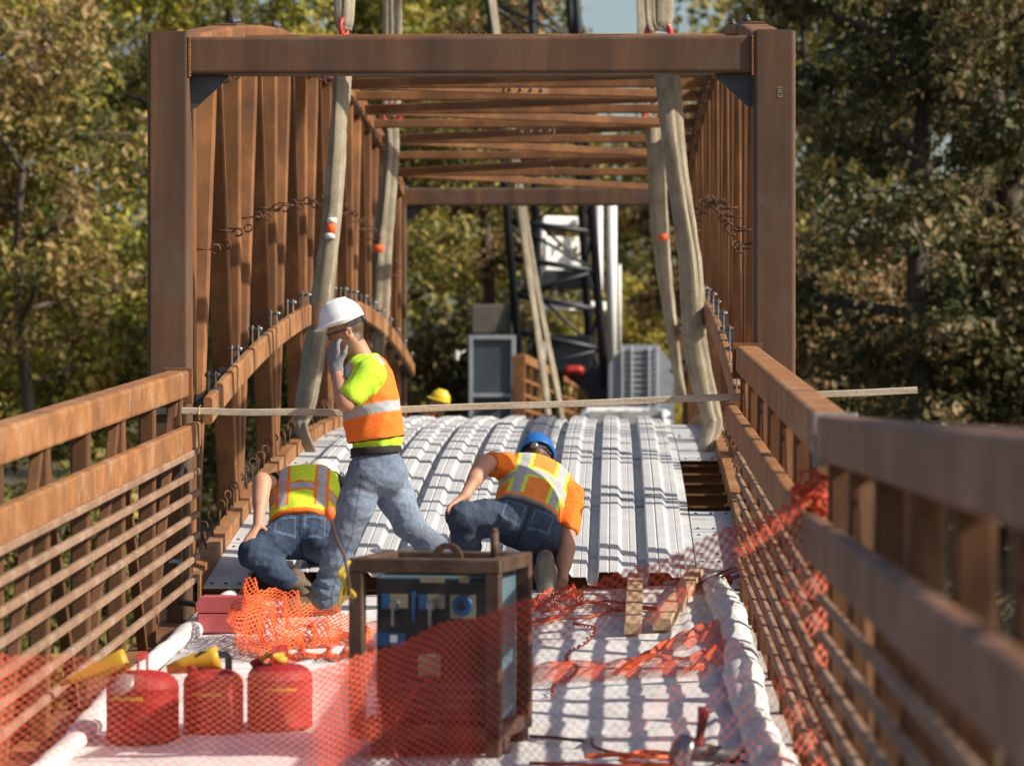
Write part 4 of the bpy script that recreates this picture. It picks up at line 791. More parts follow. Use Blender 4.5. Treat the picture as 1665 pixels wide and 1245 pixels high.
# ------------------------------------------------------------------ figures: implicit surfaces meshed with surface nets
class SDF:
    def __init__(s, lo, hi, h):
        s.lo = np.array(lo, float); s.h = h; s.n = np.ceil((np.array(hi, float) - s.lo) / h).astype(int) + 1
        s.d = np.full(s.n, .12, np.float32)
    def grid(s, lo, hi):
        i0 = np.clip(np.floor((np.minimum(lo, hi) - s.lo) / s.h).astype(int), 0, s.n - 1); i1 = np.clip(np.ceil((np.maximum(lo, hi) - s.lo) / s.h).astype(int) + 1, 1, s.n)
        ax = [s.lo[k] + s.h * np.arange(i0[k], i1[k]) for k in range(3)]
        return tuple(slice(i0[k], i1[k]) for k in range(3)), np.stack(np.meshgrid(*ax, indexing='ij'), -1)
    def put(s, sl, d, k, sub=False):
        a = s.d[sl]; d = d.astype(np.float32)
        if sub: a = -a
        h = np.maximum(k - np.abs(a - d), 0) / max(k, 1e-6); r = np.minimum(a, d) - h * h * k * .25
        s.d[sl] = -r if sub else r
    def rc(s, a, b, ra, rb, k=.03, n=None, sc=1.0, sub=False):
        a = np.array(a, float); b = np.array(b, float); m = max(ra, rb) * max(1, sc) + k + .05
        sl, p = s.grid(np.minimum(a, b) - m, np.maximum(a, b) + m)
        if p.size == 0: return
        q = p - a; ab = b - a
        if n is not None:
            n = np.array(n, float); n = n / np.linalg.norm(n); f = (1 - 1 / sc); q = q - (q @ n)[..., None] * n * f; ab = ab - (ab @ n) * n * f
        t = np.clip((q @ ab) / max(ab @ ab, 1e-9), 0, 1); d = np.linalg.norm(q - t[..., None] * ab, axis=-1) - (ra + (rb - ra) * t)
        s.put(sl, d, k, sub)
    def chain(s, pts, rad, k=.03, **kw):
        for i in range(len(pts) - 1): s.rc(pts[i], pts[i + 1], rad[i], rad[i + 1], k, **kw)
    def ell(s, c, ax, r3, k=.03, sub=False):
        """ellipsoid with axes ax (3 unit vectors) and radii r3"""
        c = np.array(c, float); A = np.array([list(v) for v in ax]); m = max(r3) + k + .05
        sl, p = s.grid(c - m, c + m)
        if p.size == 0: return
        q = (p - c) @ A.T; r3 = np.array(r3); k0 = np.linalg.norm(q / r3, axis=-1); k1 = np.linalg.norm(q / r3 ** 2, axis=-1)
        s.put(sl, k0 * (k0 - 1) / np.maximum(k1, 1e-6), k, sub)
    def loft(s, p0, p1, side, tab, k=.04, pw=2.3, cap=.03):
        """elliptic column: tab rows (t, half_width, half_depth, forward_offset)"""
        p0 = np.array(p0, float); p1 = np.array(p1, float); ax = p1 - p0; L = np.linalg.norm(ax); ax /= L
        sd = np.array(side, float); sd -= (sd @ ax) * ax; sd /= np.linalg.norm(sd); fw = np.cross(ax, sd)
        m = max(max(r[1], r[2]) for r in tab) + .12; sl, p = s.grid(np.minimum(p0, p1) - m, np.maximum(p0, p1) + m)
        q = p - p0; t = (q @ ax) / L; T = [r[0] for r in tab]
        a, b, o = (np.interp(t, T, [r[i] for r in tab]) for i in (1, 2, 3))
        x, y = q @ sd, q @ fw - o
        rr = (np.abs(x / a) ** pw + np.abs(y / b) ** pw) ** (1 / pw); d = (rr - 1) * np.minimum(a, b)
        e = np.maximum(T[0] - t, t - T[-1]) * L
        d2 = np.minimum(np.maximum(d + cap, e + cap), 0) + np.sqrt(np.maximum(d + cap, 0) ** 2 + np.maximum(e + cap, 0) ** 2) - cap
        s.put(sl, d2, k)
    def mesh(s, smooth=2, noise=None):
        d = s.d
        if noise is not None:
            near = np.argwhere(np.abs(d) < .03); pp = s.lo + near * s.h; d[tuple(near.T)] += noise(pp).astype(np.float32)
        ins = d < 0; c = [ins[i:i + d.shape[0] - 1, j:j + d.shape[1] - 1, k:k + d.shape[2] - 1] for i in (0, 1) for j in (0, 1) for k in (0, 1)]
        cnt = sum(x.astype(np.int8) for x in c); act = (cnt > 0) & (cnt < 8); idx = np.full(act.shape, -1, np.int64); A = np.argwhere(act); idx[act] = np.arange(len(A))
        pos = np.zeros((len(A), 3)); num = np.zeros(len(A)); off = np.array([(i, j, k) for i in (0, 1) for j in (0, 1) for k in (0, 1)])
        val = [d[A[:, 0] + o[0], A[:, 1] + o[1], A[:, 2] + o[2]] for o in off]
        for i in range(8):
            for j in range(i + 1, 8):
                if np.abs(off[i] - off[j]).sum() != 1: continue
                x = (val[i] < 0) != (val[j] < 0); t = val[i] / np.where(x, val[i] - val[j], 1); pos[x] += (off[i] + t[:, None] * (off[j] - off[i]))[x]; num[x] += 1
        V = s.lo + (A + pos / num[:, None]) * s.h; F = []
        for ax in range(3):
            sh = [slice(None)] * 3; sh2 = [slice(None)] * 3; sh[ax] = slice(0, -1); sh2[ax] = slice(1, None)
            a, b = ins[tuple(sh)], ins[tuple(sh2)]; E = np.argwhere(a != b); o1, o2 = [k for k in range(3) if k != ax]
            ok = (E[:, o1] > 0) & (E[:, o2] > 0) & (E[:, o1] < d.shape[o1] - 1) & (E[:, o2] < d.shape[o2] - 1); E = E[ok]
            def g(x, y): Q = E.copy(); Q[:, o1] -= x; Q[:, o2] -= y; return idx[Q[:, 0], Q[:, 1], Q[:, 2]]
            q = np.c_[g(1, 1), g(0, 1), g(0, 0), g(1, 0)]; flip = a[tuple(E.T)]
            if ax == 1: flip = ~flip
            q[~flip] = q[~flip][:, ::-1]; F.append(q)
        F = np.concatenate(F); F = F[(F >= 0).all(1)]
        e = np.concatenate([F[:, [0, 1]], F[:, [1, 2]], F[:, [2, 3]], F[:, [3, 0]]]); e = np.unique(np.sort(e, 1), axis=0)
        deg = np.zeros(len(V)); np.add.at(deg, e[:, 0], 1); np.add.at(deg, e[:, 1], 1)
        for it in range(smooth):
            for lam in (.55, -.50):
                acc = np.zeros_like(V); np.add.at(acc, e[:, 0], V[e[:, 1]]); np.add.at(acc, e[:, 1], V[e[:, 0]]); V = V + lam * (acc / np.maximum(deg, 1)[:, None] - V)
        return V, F
def wrinkle(amp, seed, f=30):
    rg = np.random.default_rng(seed); ks = rg.normal(size=(7, 3)) * f; ms = rg.normal(size=(7, 3)) * f * .45; ph = rg.uniform(0, 6, 7)
    def fn(p):
        o = np.zeros(len(p))
        for k, m_, h in zip(ks, ms, ph):
            v = np.sin(p @ k + 1.6 * np.sin(p @ m_ + h) + h); o += np.abs(v) - .6
        return amp * o / 2.2
    return fn
def place(name, V, F, mat, col, parent):
    o = np.array(root_loc(parent)); c = col(V) if callable(col) else np.tile(np.array(col[:3]), (len(V), 1))
    return link(name, np_mesh(name, V - o, F, mat, True, c), parent)
def U(v): v = Vector(v); return v.normalized()
def bbox(pts, m=.3): a = np.array([list(p) for p in pts]); return a.min(0) - m, a.max(0) + m
def hand(S, wrist, d, pn, th, curl=.5, spread=.16, sc=1.0):
    """palm from wrist along d, pn = back-of-hand normal, th = side the thumb leaves from"""
    wrist, d, pn, th = Vector(wrist), U(d), U(pn), U(th); k = .010
    pe = wrist + d * .092 * sc
    for q in (-.5, 0, .5): S.rc(wrist + d * .012 + th * q * .022, pe + th * q * .052, .021 * sc, .016 * sc, .02, n=pn, sc=.72)
    L = (.068, .078, .072, .056)
    for i in range(4):
        o = (1.5 - i) / 1.5; b = pe + th * o * .031 * sc; dd = U(d + th * o * spread); c = 0; p = b - dd * .014
        for j, f in enumerate((.46, .32, .26)):
            c = curl * (j + .35) * .55; v = U(dd * math.cos(c) - pn * math.sin(c)); e = p + v * L[i] * f * sc * 1.12; S.rc(p, e, .0098 * sc * (1 - .07 * j), .0094 * sc * (1 - .1 * j), k); p = e
    b = wrist + d * .028 * sc + th * .030 * sc; v = U(d * .75 + th * .75 - pn * .35); e = b + v * .045 * sc; S.rc(b - v * .01, e, .0145 * sc, .012 * sc, .014); S.rc(e, e + U(v + d * .8 - pn * .3) * .034 * sc, .0115 * sc, .009 * sc, k)
def frame_of(up, fwd):
    u = U(up); f = Vector(fwd); f = U(f - u * f.dot(u)); return u, f, u.cross(f)       # up, forward, left
def head(S, c, up, fwd, k=.02):
    u, f, l = frame_of(up, fwd); c = Vector(c)
    S.ell(c + u * .035 - f * .012, (f, l, u), (.098, .076, .098), k); S.ell(c - u * .035 + f * .022, (f, l, u), (.070, .058, .080), .03)
    S.rc(c - u * .098 + f * .055 + l * .012, c - u * .098 + f * .055 - l * .012, .026, .026, .03)      # chin
    S.rc(c - u * .062 + l * .045 - f * .03, c - u * .095 + f * .04 + l * .02, .028, .024, .03); S.rc(c - u * .062 - l * .045 - f * .03, c - u * .095 + f * .04 - l * .02, .028, .024, .03)
    S.rc(c + u * .012 + f * .088, c - u * .032 + f * .108, .010, .0155, .012)                                   # nose
    S.rc(c + u * .028 + f * .082 + l * .035, c + u * .028 + f * .082 - l * .035, .012, .012, .02)                 # brow
    S.rc(c - u * .062 + f * .087 + l * .02, c - u * .062 + f * .087 - l * .02, .0085, .0085, .012)                # lips
    for s in (-1, 1):
        S.rc(c + u * .006 + f * .096 + l * s * .034, c + u * .004 + f * .09 + l * s * .032, .015, .012, .012, sub=True)
        S.rc(c + u * .006 + f * .080 + l * s * .033, c + u * .006 + f * .081 + l * s * .033, .0125, .0125, .004)    # eyeball
        e = c - u * .005 - f * .014 + l * s * .076; S.ell(e, (U(f * .9 + u * .2), l, U(u - f * .2)), (.021, .009, .032), .008); S.ell(e + l * s * .008, (f, l, u), (.010, .006, .018), .005, sub=True)
def hardhat(par, c, up, fwd, col, label=None, band=None):
    u, f, l = frame_of(up, fwd); c = Vector(c); lo, hi = bbox([c], .24); S = SDF(lo, hi, .005)
    S.ell(c, (f, l, u), (.124, .106, .122), .01)
    q = c - u * .20; S.rc(q - f * .3, q + f * .3, .20, .20, .004, sub=True)                                  # cut flat below the rim
    S.ell(c - u * .006 + f * .006, (f, l, u), (.134, .115, .010), .012)
    S.ell(c - u * .012 + f * .085, (f, l, u), (.078, .080, .009), .014)                                    # peak
    for s in (-.03, 0, .03): S.rc(c + u * (.108 - abs(s) * .1) - f * .05 + l * s, c + u * (.108 - abs(s) * .1) + f * .05 + l * s, .010, .010, .014)
    S.ell(c - u * .03 - f * .002, (f, l, u), (.110, .094, .115), .006, sub=True)
    V, F = S.mesh(2); o = place('hard_hat', V, F, PLAST, col, par)
    return o
def torso_uv(p0, p1, side):
    p0 = np.array(p0, float); p1 = np.array(p1, float); ax = p1 - p0; L = np.linalg.norm(ax); ax /= L; sd = np.array(side, float); sd -= (sd @ ax) * ax; sd /= np.linalg.norm(sd); fw = np.cross(ax, sd)
    return lambda V: (((V - p0) @ ax) / L, (V - p0) @ sd, (V - p0) @ fw)
def boot(par, ank, heel, toe, up, col, sole=(.06, .05, .04)):
    ank, heel, toe, u = Vector(ank), Vector(heel), Vector(toe), U(up); lo, hi = bbox([ank, heel, toe], .16); S = SDF(lo, hi, .006); d = U(toe - heel)
    S.rc(ank + u * .07, ank, .056, .055, .03); S.rc(ank, heel + u * .045, .055, .044, .04); S.rc(heel + u * .042 + d * .03, toe + u * .035 - d * .04, .044, .042, .03); S.rc(ank + d * .02, toe + u * .035 - d * .06, .05, .042, .05)
    V, F = S.mesh(1); b = place('boot', V, F, BOOT, col, par)
    lo, hi = bbox([heel, toe], .12); S = SDF(lo, hi, .006); sd = u.cross(d)
    S.rc(heel + d * .03, heel + d * .10, .044, .040, .02, n=u, sc=.42); S.rc(heel + d * .10, toe - d * .045, .038, .047, .02, n=u, sc=.36)
    V, F = S.mesh(1); place('sole', V, F, BOOT, sole, b)
HI = srgb(205, 245, 40)[:3]; LIME = (.55, .86, .055); ORV = (.92, .21, .035); ORS = (.90, .20, .03); SILV = (.42, .43, .45); BLUEJ = (.125, .162, .222); DARKJ = (.035, .046, .075)
SK = (.46, .235, .155); SK2 = (.50, .27, .18); HAIR = (.08, .05, .03)

def mixc(a, b, m): return np.where(m[:, None], np.array(b)[None, :], a)
def flat(V, c): return np.tile(np.array(c, float), (len(V), 1))
def fade(V, seed=0, f=9):
    rg = np.random.default_rng(seed); o = 0
    for i in range(5): k = rg.normal(size=3) * f * (1 + i * .6); o = o + np.sin(V @ k + rg.uniform(0, 6) + np.sin(V @ rg.normal(size=3) * f)) / (1 + i * .4)
    return o / 3

# ---------- standing worker, white helmet
def worker_standing():
    Y = 19.45; q = lambda x, y, d=0.0: Vector(P(x, y, Y + d))
    lean = q(604, 735); T = thing('person', 'man in white hard hat, lime shirt and orange vest striding with gloved hand at mouth', 'person', Vector((lean.x, Y, zn(lean.x, Y))))
    pel = q(612, 755); wai = q(612, 728); che = q(606, 640); nkb = q(594, 588, 0); hc = q(562, 541, -.01)
    hup = U((-.30, 0, .95)); hfw = Vector((-1, -.08, -.42))
    shn, shf = q(604, 607, -.185), q(596, 604, .19)            # near and far shoulder
    eln, wrn = q(562, 655, -.26), q(548, 604, -.12); elf, wrf = q(622, 690, .22), q(600, 720, .10)
    hn, kn, an = q(596, 772, -.085), q(562, 868, -.10), q(530, 962, -.10)
    hf, kf, af = q(628, 775, .085), q(664, 852, .08), q(742, 925, .10)
    allp = [hc + Vector((0, 0, .2)), eln, elf, an, af, kf]
    lo, hi = bbox(allp, .22); lo[2] = min(lo[2], T.location.z - .02)
    # skin
    S = SDF(lo, hi, .0075); head(S, hc, hup, hfw); S.rc(nkb + Vector((0, 0, -.02)), hc - hup * .05 - Vector((-.03, 0, 0)), .064, .056, .03)
    S.loft(pel, nkb, (0, -1, 0), [(0, .14, .09, 0), (.6, .15, .09, 0), (1, .10, .06, 0)], .04)
    S.chain([shn, eln, wrn], [.050, .044, .030], .03); S.rc(eln.lerp(wrn, .15), eln.lerp(wrn, .5), .047, .043, .03); S.chain([shf, elf, wrf], [.05, .042, .03], .03)
    S.chain([hn, kn, an], [.075, .05, .04], .03); S.chain([hf, kf, af], [.075, .05, .04], .03)
    hand(S, wrf, wrf - elf, (0, 1, 0), (-1, 0, 0), .6)
    V, F = S.mesh(2); u, f, l = frame_of(hup, hfw); hcv = np.array(hc)
    def skc(V):
        c = flat(V, SK); r = V - hcv; U_, F_, L_ = r @ np.array(u), r @ np.array(f), r @ np.array(l); dd = np.linalg.norm(r, axis=1)
        hair = (dd < .17) & ((F_ < -.028 - .25 * np.abs(U_ - .02)) & (U_ > -.065) | (U_ > .075)); c = mixc(c, HAIR, hair)
        return mixc(c, (.42, .13, .10), (dd < .15) & (np.abs(U_ + .062) < .009) & (F_ > .08) & (np.abs(L_) < .026)) * (1 + .06 * fade(V, 3, 20))[:, None]
    place('body', V, F, SKIN, skc, T)
    # jeans
    S = SDF(lo, hi, .0075)
    S.loft(q(612, 792), q(611, 722), (0, -1, 0), [(0, .160, .105, 0), (.5, .168, .120, 0), (1, .152, .116, 0)], .05, cap=.02)
    S.rc(q(628, 770, -.06), q(628, 770, .06), .11, .11, .05)
    S.chain([hn, hn.lerp(kn, .5), kn, kn.lerp(an, .5), an, an + Vector((-.008, 0, -.045))], [.108, .094, .075, .072, .070, .073], .05)
    S.chain([hf, hf.lerp(kf, .5), kf, kf.lerp(af, .5), af, af + Vector((.04, 0, -.05))], [.108, .094, .076, .071, .068, .070], .05)
    fw = wrinkle(.0055, 4, 24); knz = np.array(kn)
    def jn(p):
        o = fw(p); z = p[:, 2]; az = an.z; fold = np.exp(-((z - az - .03) / .10) ** 2); return o * (.7 + 1.4 * fold) + fold * .007 * np.sin(z * 105 + p[:, 0] * 60 + 2.6 * np.sin(p[:, 1] * 34 + p[:, 0] * 25))
    V, F = S.mesh(1, jn)
    def jc(V):
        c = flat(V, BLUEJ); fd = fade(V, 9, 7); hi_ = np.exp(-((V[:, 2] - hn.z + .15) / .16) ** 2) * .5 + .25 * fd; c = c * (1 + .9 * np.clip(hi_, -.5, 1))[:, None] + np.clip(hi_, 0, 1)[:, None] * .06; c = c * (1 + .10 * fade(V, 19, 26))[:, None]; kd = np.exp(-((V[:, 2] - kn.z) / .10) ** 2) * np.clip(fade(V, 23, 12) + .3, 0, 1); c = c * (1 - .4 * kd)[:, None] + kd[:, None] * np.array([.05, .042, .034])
        y = np.array(hn)[1]; nearl = V[:, 1] < Y
        # back pocket outline on the near side and the side seam
        a = np.array(q(596, 785)); X, Z = V[:, 0], V[:, 2]; p1, p2 = q(582, 758), q(618, 800); inp = (X > p1.x) & (X < p2.x) & (Z < p1.z) & (Z > p2.z); edge = inp & ((np.abs(X - p1.x) < .007) | (np.abs(X - p2.x) < .007) | (np.abs(Z - p1.z) < .007) | (np.abs(Z - p2.z + .3 * np.abs(X - (p1.x + p2.x) / 2) - .02) < .007)) & nearl
        c = mixc(c, (.20, .22, .26), edge); sx = np.interp(Z, [an.z, kn.z, hn.z], [an.x + .035, kn.x + .04, hn.x - .02]); c = np.where(((np.abs(X - sx) < .005) & nearl & (Z < hn.z))[:, None], c * .62, c)
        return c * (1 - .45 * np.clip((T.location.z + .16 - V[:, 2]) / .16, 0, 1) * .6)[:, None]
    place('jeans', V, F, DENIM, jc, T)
    # belt
    S = SDF(*bbox([wai], .26), .006); S.loft(q(612, 738), q(611, 725), (0, -1, 0), [(0, .178, .142, 0), (1, .174, .138, 0)], .005, cap=.008); V, F = S.mesh(1); place('belt', V, F, BOOT, (.02, .017, .016), T)
    # shirt
    tab = [(0, .155, .125, 0), (.25, .160, .132, 0), (.55, .182, .135, 0), (.8, .195, .122, 0), (.93, .165, .095, 0), (1, .09, .075, 0)]
    b0, b1 = q(613, 731), q(592, 576); S = SDF(lo, hi, .0075); S.loft(b0, b1, (0, -1, 0), tab, .05, cap=.02); S.rc(q(619, 706, -.04), q(619, 706, .04), .112, .112, .05)
    S.rc(shn, shn.lerp(eln, .72), .078, .072, .05); S.rc(shf, shf.lerp(elf, .72), .078, .072, .05); S.rc(shn.lerp(eln, .78), shn.lerp(eln, 1.1), .05, .05, .008, sub=True)
    V, F = S.mesh(1, wrinkle(.006, 11, 22)); place('shirt', V, F, CLOTH, lambda V: flat(V, LIME) * (1 + .05 * fade(V, 2))[:, None], T)
    # vest
    S = SDF(lo, hi, .0075); tv = [(.10, .185, .160, 0), (.3, .188, .160, 0), (.55, .205, .158, 0), (.8, .212, .142, 0), (.93, .16, .105, 0), (.985, .09, .075, 0)]
    S.loft(b0, b1, (0, -1, 0), tv, .03, cap=.012)
    for sh, el in ((shn, eln), (shf, elf)):
        o = Vector((0, -.1 if sh is shn else .1, 0)); S.rc(sh + o * .7 + Vector((-.03, 0, .02)), sh.lerp(el, .55) + o * .6 + Vector((-.045, 0, -.0)), .098, .088, .01, sub=True)
    S.rc(b1 + Vector((-.03, 0, .04)), b1 + Vector((-.10, 0, -.06)), .075, .06, .01, sub=True)
    V, F = S.mesh(1, wrinkle(.0045, 15, 18)); uv = torso_uv(b0, b1, (0, -1, 0))
    def vc(V):
        t, s, f_ = uv(V); c = flat(V, ORV); stripe = np.abs(t - .40 - .035 * np.sin(f_ * 7 + 1)) < .055; c = mixc(c, SILV, stripe)
        diag = (f_ < -.02) & (t > .45) & (np.abs((f_ + .12) - (t - .62) * .10 - .0) < .024) & (s > -.1); c = mixc(c, SILV, diag)
        sh_ = (t > .86) & (np.abs(np.abs(s) - .10) < .025); c = mixc(c, SILV, sh_); c = mixc(c, (.02, .018, .018), t < .115)
        # dark binding round the armhole
        for sh, el in ((shn, eln), (shf, elf)):
            o = Vector((0, -.1 if sh is shn else .1, 0)); a = np.array(sh + o * .7 + Vector((-.03, 0, .02))); b = np.array(sh.lerp(el, .55) + o * .6 + Vector((-.045, 0, 0))); ab = b - a; tt = np.clip((V - a) @ ab / (ab @ ab), 0, 1); dd = np.linalg.norm(V - a - tt[:, None] * ab, axis=1) - (.098 - .01 * tt); c = mixc(c, (.03, .025, .02), dd < .010)
        return c * (1 + .05 * fade(V, 6))[:, None]
    place('vest', V, F, CLOTH, vc, T)
    # glove
    S = SDF(*bbox([wrn, wrn + Vector((0, 0, .15))], .17), .0055); wd_ = q(541, 570, -.10) - wrn
    S.rc(wrn - U(wd_) * .05, wrn + U(wd_) * .02, .040, .036, .02); hand(S, wrn, wd_, (-.55, -.8, .1), (.35, -.2, .3), 1.0, .05, 1.16)
    V, F = S.mesh(1)
    def gc(V):
        t = (V - np.array(wrn)) @ np.array(U(wd_)); c = flat(V, (.21, .205, .215)); return mixc(c, (.5, .36, .04), t < -.045)
    place('glove', V, F, CLOTH, gc, T)
    hardhat(T, hc + u * .072 + f * .0, u, f, lambda V: flat(V, (.80, .80, .81)))
    # headband knob, glasses
    m = MB(); k0 = hc + u * .045 - f * .112; m.lathe(k0, [(.024, -.012), (.027, 0), (.02, .016), (.008, .018)], 14, -f); m.build('headband_knob', PANEL, T)
    m = MB(); pts = [k0 + l * .012 * s for s in (1,)] + [hc + u * .040 - f * .08 + l * .065, hc + u * .038 - f * .02 + l * .086]; pts2 = [k0 - l * .012, hc + u * .040 - f * .08 - l * .065, hc + u * .038 - f * .02 - l * .086]
    for p_ in (pts, pts2): m.sweep(p_, rrect(.004, .022, .001, 1), u)
    m.build('headband', BLACK, T)
    m = MB()
    for s in (-1, 1):
        m.sweep([hc + u * .014 - f * .012 + l * s * .083, hc + u * .016 + f * .05 + l * s * .076, hc + u * .012 + f * .09 + l * s * .062], rrect(.005, .011, .001, 1), u)
        m.loft([[hc + f * (.098 - .012 * abs(x) / .03) + l * (s * .034 + x) + u * (.008 + z) + f * d for x, z in ((-.027, .017), (0, .020), (.028, .015), (.028, -.010), (.008, -.020), (-.02, -.018))] for d in (0, .005)])
    m.build('sunglasses', LENS, T)
    boot(T, an + Vector((0, 0, -.03)), Vector((an.x + .045, an.y, zn(an.x, an.y) + .02)), Vector((an.x - .225, an.y - .03, zn(an.x, an.y) + .02)), (0, 0, 1), (.17, .12, .075))
    boot(T, af + Vector((.04, 0, -.03)), Vector((af.x + .09, af.y, zn(af.x, af.y) + .05)), Vector((af.x - .18, af.y, zn(af.x, af.y) + .02)), (.1, 0, 1), (.17, .12, .075))
worker_standing()

# ---------- crouching worker seen from behind, generic for the two on the deck
def croucher(label, Y, g, cols, hatcol, hat_up, hat_fw, vest_fn, seed):
    q = lambda k: Vector(P(g[k][0], g[k][1], Y + g[k][2]))
    pel = q('pel'); T = thing('person', label, 'person', Vector((pel.x, pel.y, zn(pel.x, 20.2))))
    names = ['pel', 'nk', 'hd', 'ls', 'le', 'lw', 'lh', 'rs', 're', 'rw', 'rh', 'lhip', 'lk', 'la', 'rhip', 'rk', 'ra']; J = {k: q(k) for k in names}
    lo, hi = bbox(J.values(), .22); b0, b1 = J['pel'], J['nk']; side = J['ls'] - J['rs']
    S = SDF(lo, hi, .0075); head(S, J['hd'], hat_up, hat_fw); S.rc(J['nk'], J['hd'] - Vector(U(hat_up)) * .05, .062, .055, .03)
    S.loft(b0, b1, side, [(0, .14, .09, 0), (.6, .15, .09, 0), (1, .10, .06, 0)], .04)
    for a in 'lr':
        s_, e, w_, h_ = (J[a + k] for k in ('s', 'e', 'w', 'h')); S.chain([s_, e, w_], [.052, .046, .031], .03); S.rc(e.lerp(w_, .12), e.lerp(w_, .5), .050, .042, .03); S.rc(s_.lerp(e, .35), s_.lerp(e, .65), .056, .052, .03)
        hand(S, w_, h_ - w_, g[a + 'pn'], g[a + 'th'], .55)
        S.chain([J[a + 'hip'], J[a + 'k'], J[a + 'a']], [.075, .052, .04], .03)
    V, F = S.mesh(2); u, f, l = frame_of(hat_up, hat_fw); hc = np.array(J['hd'])
    def skc(V):
        c = flat(V, cols['skin']); r = V - hc; dd = np.linalg.norm(r, axis=1); return mixc(c, HAIR, (dd < .16) & ((r @ np.array(f)) < -.0) & ((r @ np.array(u)) > -.075)) * (1 + .07 * fade(V, seed, 18))[:, None]
    place('body', V, F, SKIN, skc, T)
    S = SDF(lo, hi, .0075); S.loft(b0 - (b1 - b0) * .22, b0 + (b1 - b0) * .12, side, [(0, .150, .12, 0), (.5, .178, .140, 0), (1, .160, .125, 0)], .06, cap=.03)
    for a in 'lr':
        hp, kn, an = J[a + 'hip'], J[a + 'k'], J[a + 'a']; S.chain([hp, hp.lerp(kn, .5), kn, kn.lerp(an, .45), an], [.112, .098, .080, .076, .066], .05); S.rc(hp, b0, .112, .112, .06)
    V, F = S.mesh(1, wrinkle(.0065, seed, 24))
    def jc(V):
        t, s_, f_ = torso_uv(b0, b1, side)(V); c = flat(V, cols['jeans']); c = c * (1 + .30 * fade(V, seed + 1, 8))[:, None] + .012 * np.clip(fade(V, seed + 2, 5), 0, 1)[:, None]
        for sg in (-1, 1):
            pk = (np.abs(s_ - sg * .085) < .062) & (t < .02) & (t > -.26) & (f_ > 0 if cols['back'] > 0 else f_ < 0); ed = pk & ((np.abs(np.abs(s_ - sg * .085) - .058) < .006) | (np.abs(t - .0) < .014) | (np.abs(t + .245) < .014)); c = mixc(c, np.array(cols['jeans']) * 2.1, ed)
        c = mixc(c, np.array(cols['jeans']) * .45, (np.abs(s_) < .005) & (t < .05)); return np.clip(c, .004, 1)
    place('jeans', V, F, DENIM, jc, T)
    S = SDF(*bbox([b0], .3), .006); S.loft(b0 + (b1 - b0) * .03, b0 + (b1 - b0) * .115, side, [(0, .176, .140, 0), (1, .172, .136, 0)], .005, cap=.008); V, F = S.mesh(1); place('belt', V, F, BOOT, cols['belt'], T)
    tab = [(.12, .168, .130, 0), (.35, .175, .135, 0), (.6, .195, .132, 0), (.85, .205, .118, 0), (.95, .165, .10, 0), (1.0, .09, .08, 0)]
    S = SDF(lo, hi, .0075); S.loft(b0, b1, side, tab, .05, cap=.02)
    for a in 'lr':
        s_, e = J[a + 's'], J[a + 'e']; S.rc(s_, s_.lerp(e, cols['slv']), .080, .072, .05); S.rc(s_.lerp(e, cols['slv'] + .08), e, .052, .052, .008, sub=True)
    V, F = S.mesh(1, wrinkle(.006, seed + 5, 22)); place('shirt', V, F, CLOTH, lambda V: flat(V, cols['shirt']) * (1 + .06 * fade(V, 2))[:, None], T)
    tv = [(cols['hem'], .198, .162, 0), (.35, .200, .160, 0), (.6, .214, .155, 0), (.85, .216, .140, 0), (.95, .16, .112, 0), (.99, .09, .085, 0)]
    S = SDF(lo, hi, .0075); S.loft(b0, b1, side, tv, .03, cap=.012)
    sd = U(side)
    for a, sg in (('l', 1), ('r', -1)): s_, e = J[a + 's'], J[a + 'e']; S.rc(s_ + sd * sg * .075, s_.lerp(e, .5) + sd * sg * .05, .088, .086, .01, sub=True)
    V, F = S.mesh(1, wrinkle(.005, seed + 8, 18)); uv = torso_uv(b0, b1, side)
    place('vest', V, F, CLOTH, lambda V: vest_fn(V, *uv(V)) * (1 + .05 * fade(V, 6))[:, None], T)
    hc = J['hd']; hardhat(T, hc + u * .072, u, f, lambda V: flat(V, hatcol))
    m = MB(); k0 = hc + u * .040 - f * .112; m.lathe(k0, [(.022, -.012), (.025, 0), (.018, .016), (.008, .018)], 14, -f); m.build('headband_knob', STEEL, T)
    m = MB()
    for s in (-1, 1): m.sweep([k0 + l * .012 * s, hc + u * .040 - f * .085 + l * .06 * s, hc + u * .038 - f * .02 + l * .086 * s], rrect(.004, .022, .001, 1), u)
    m.build('headband', BLACK, T)
    for a in 'lr':
        an = J[a + 'a']; hl, to, up_ = g[a + 'boot']; boot(T, an, an + Vector(hl), an + Vector(to), up_, cols['boot'], cols['sole'])
    return T
def vest_left(V, t, s, f):
    c = flat(V, (.66, .82, .05)); band = np.abs(t - .42 - .10 * np.cos(s * 9)) < .085; c = mixc(c, ORV, band); c = mixc(c, SILV, np.abs(t - .42 - .10 * np.cos(s * 9)) < .05)
    for sg in (-1, 1): v = np.abs(s - sg * .115) < .042; c = mixc(c, ORV, v & (t > .2)); c = mixc(c, SILV, (np.abs(s - sg * .115) < .024) & (t > .2))
    return mixc(c, ORV, (t < .14) | (t > .95))
def vest_right(V, t, s, f):
    c = flat(V, (.93, .27, .06)); lim = (.62, .85, .10); b = np.abs(t - .45 - .13 * np.cos(s * 9)); c = mixc(c, lim, b < .085)
    for sg in (-1, 1): d = np.abs(s - sg * .115); k = (t > .18) & (b > .05); c = mixc(c, lim, (d < .046) & k); c = mixc(c, SILV, (d < .026) & k)
    c = mixc(c, SILV, b < .05); return mixc(c, (.30, .29, .28), t < .135)
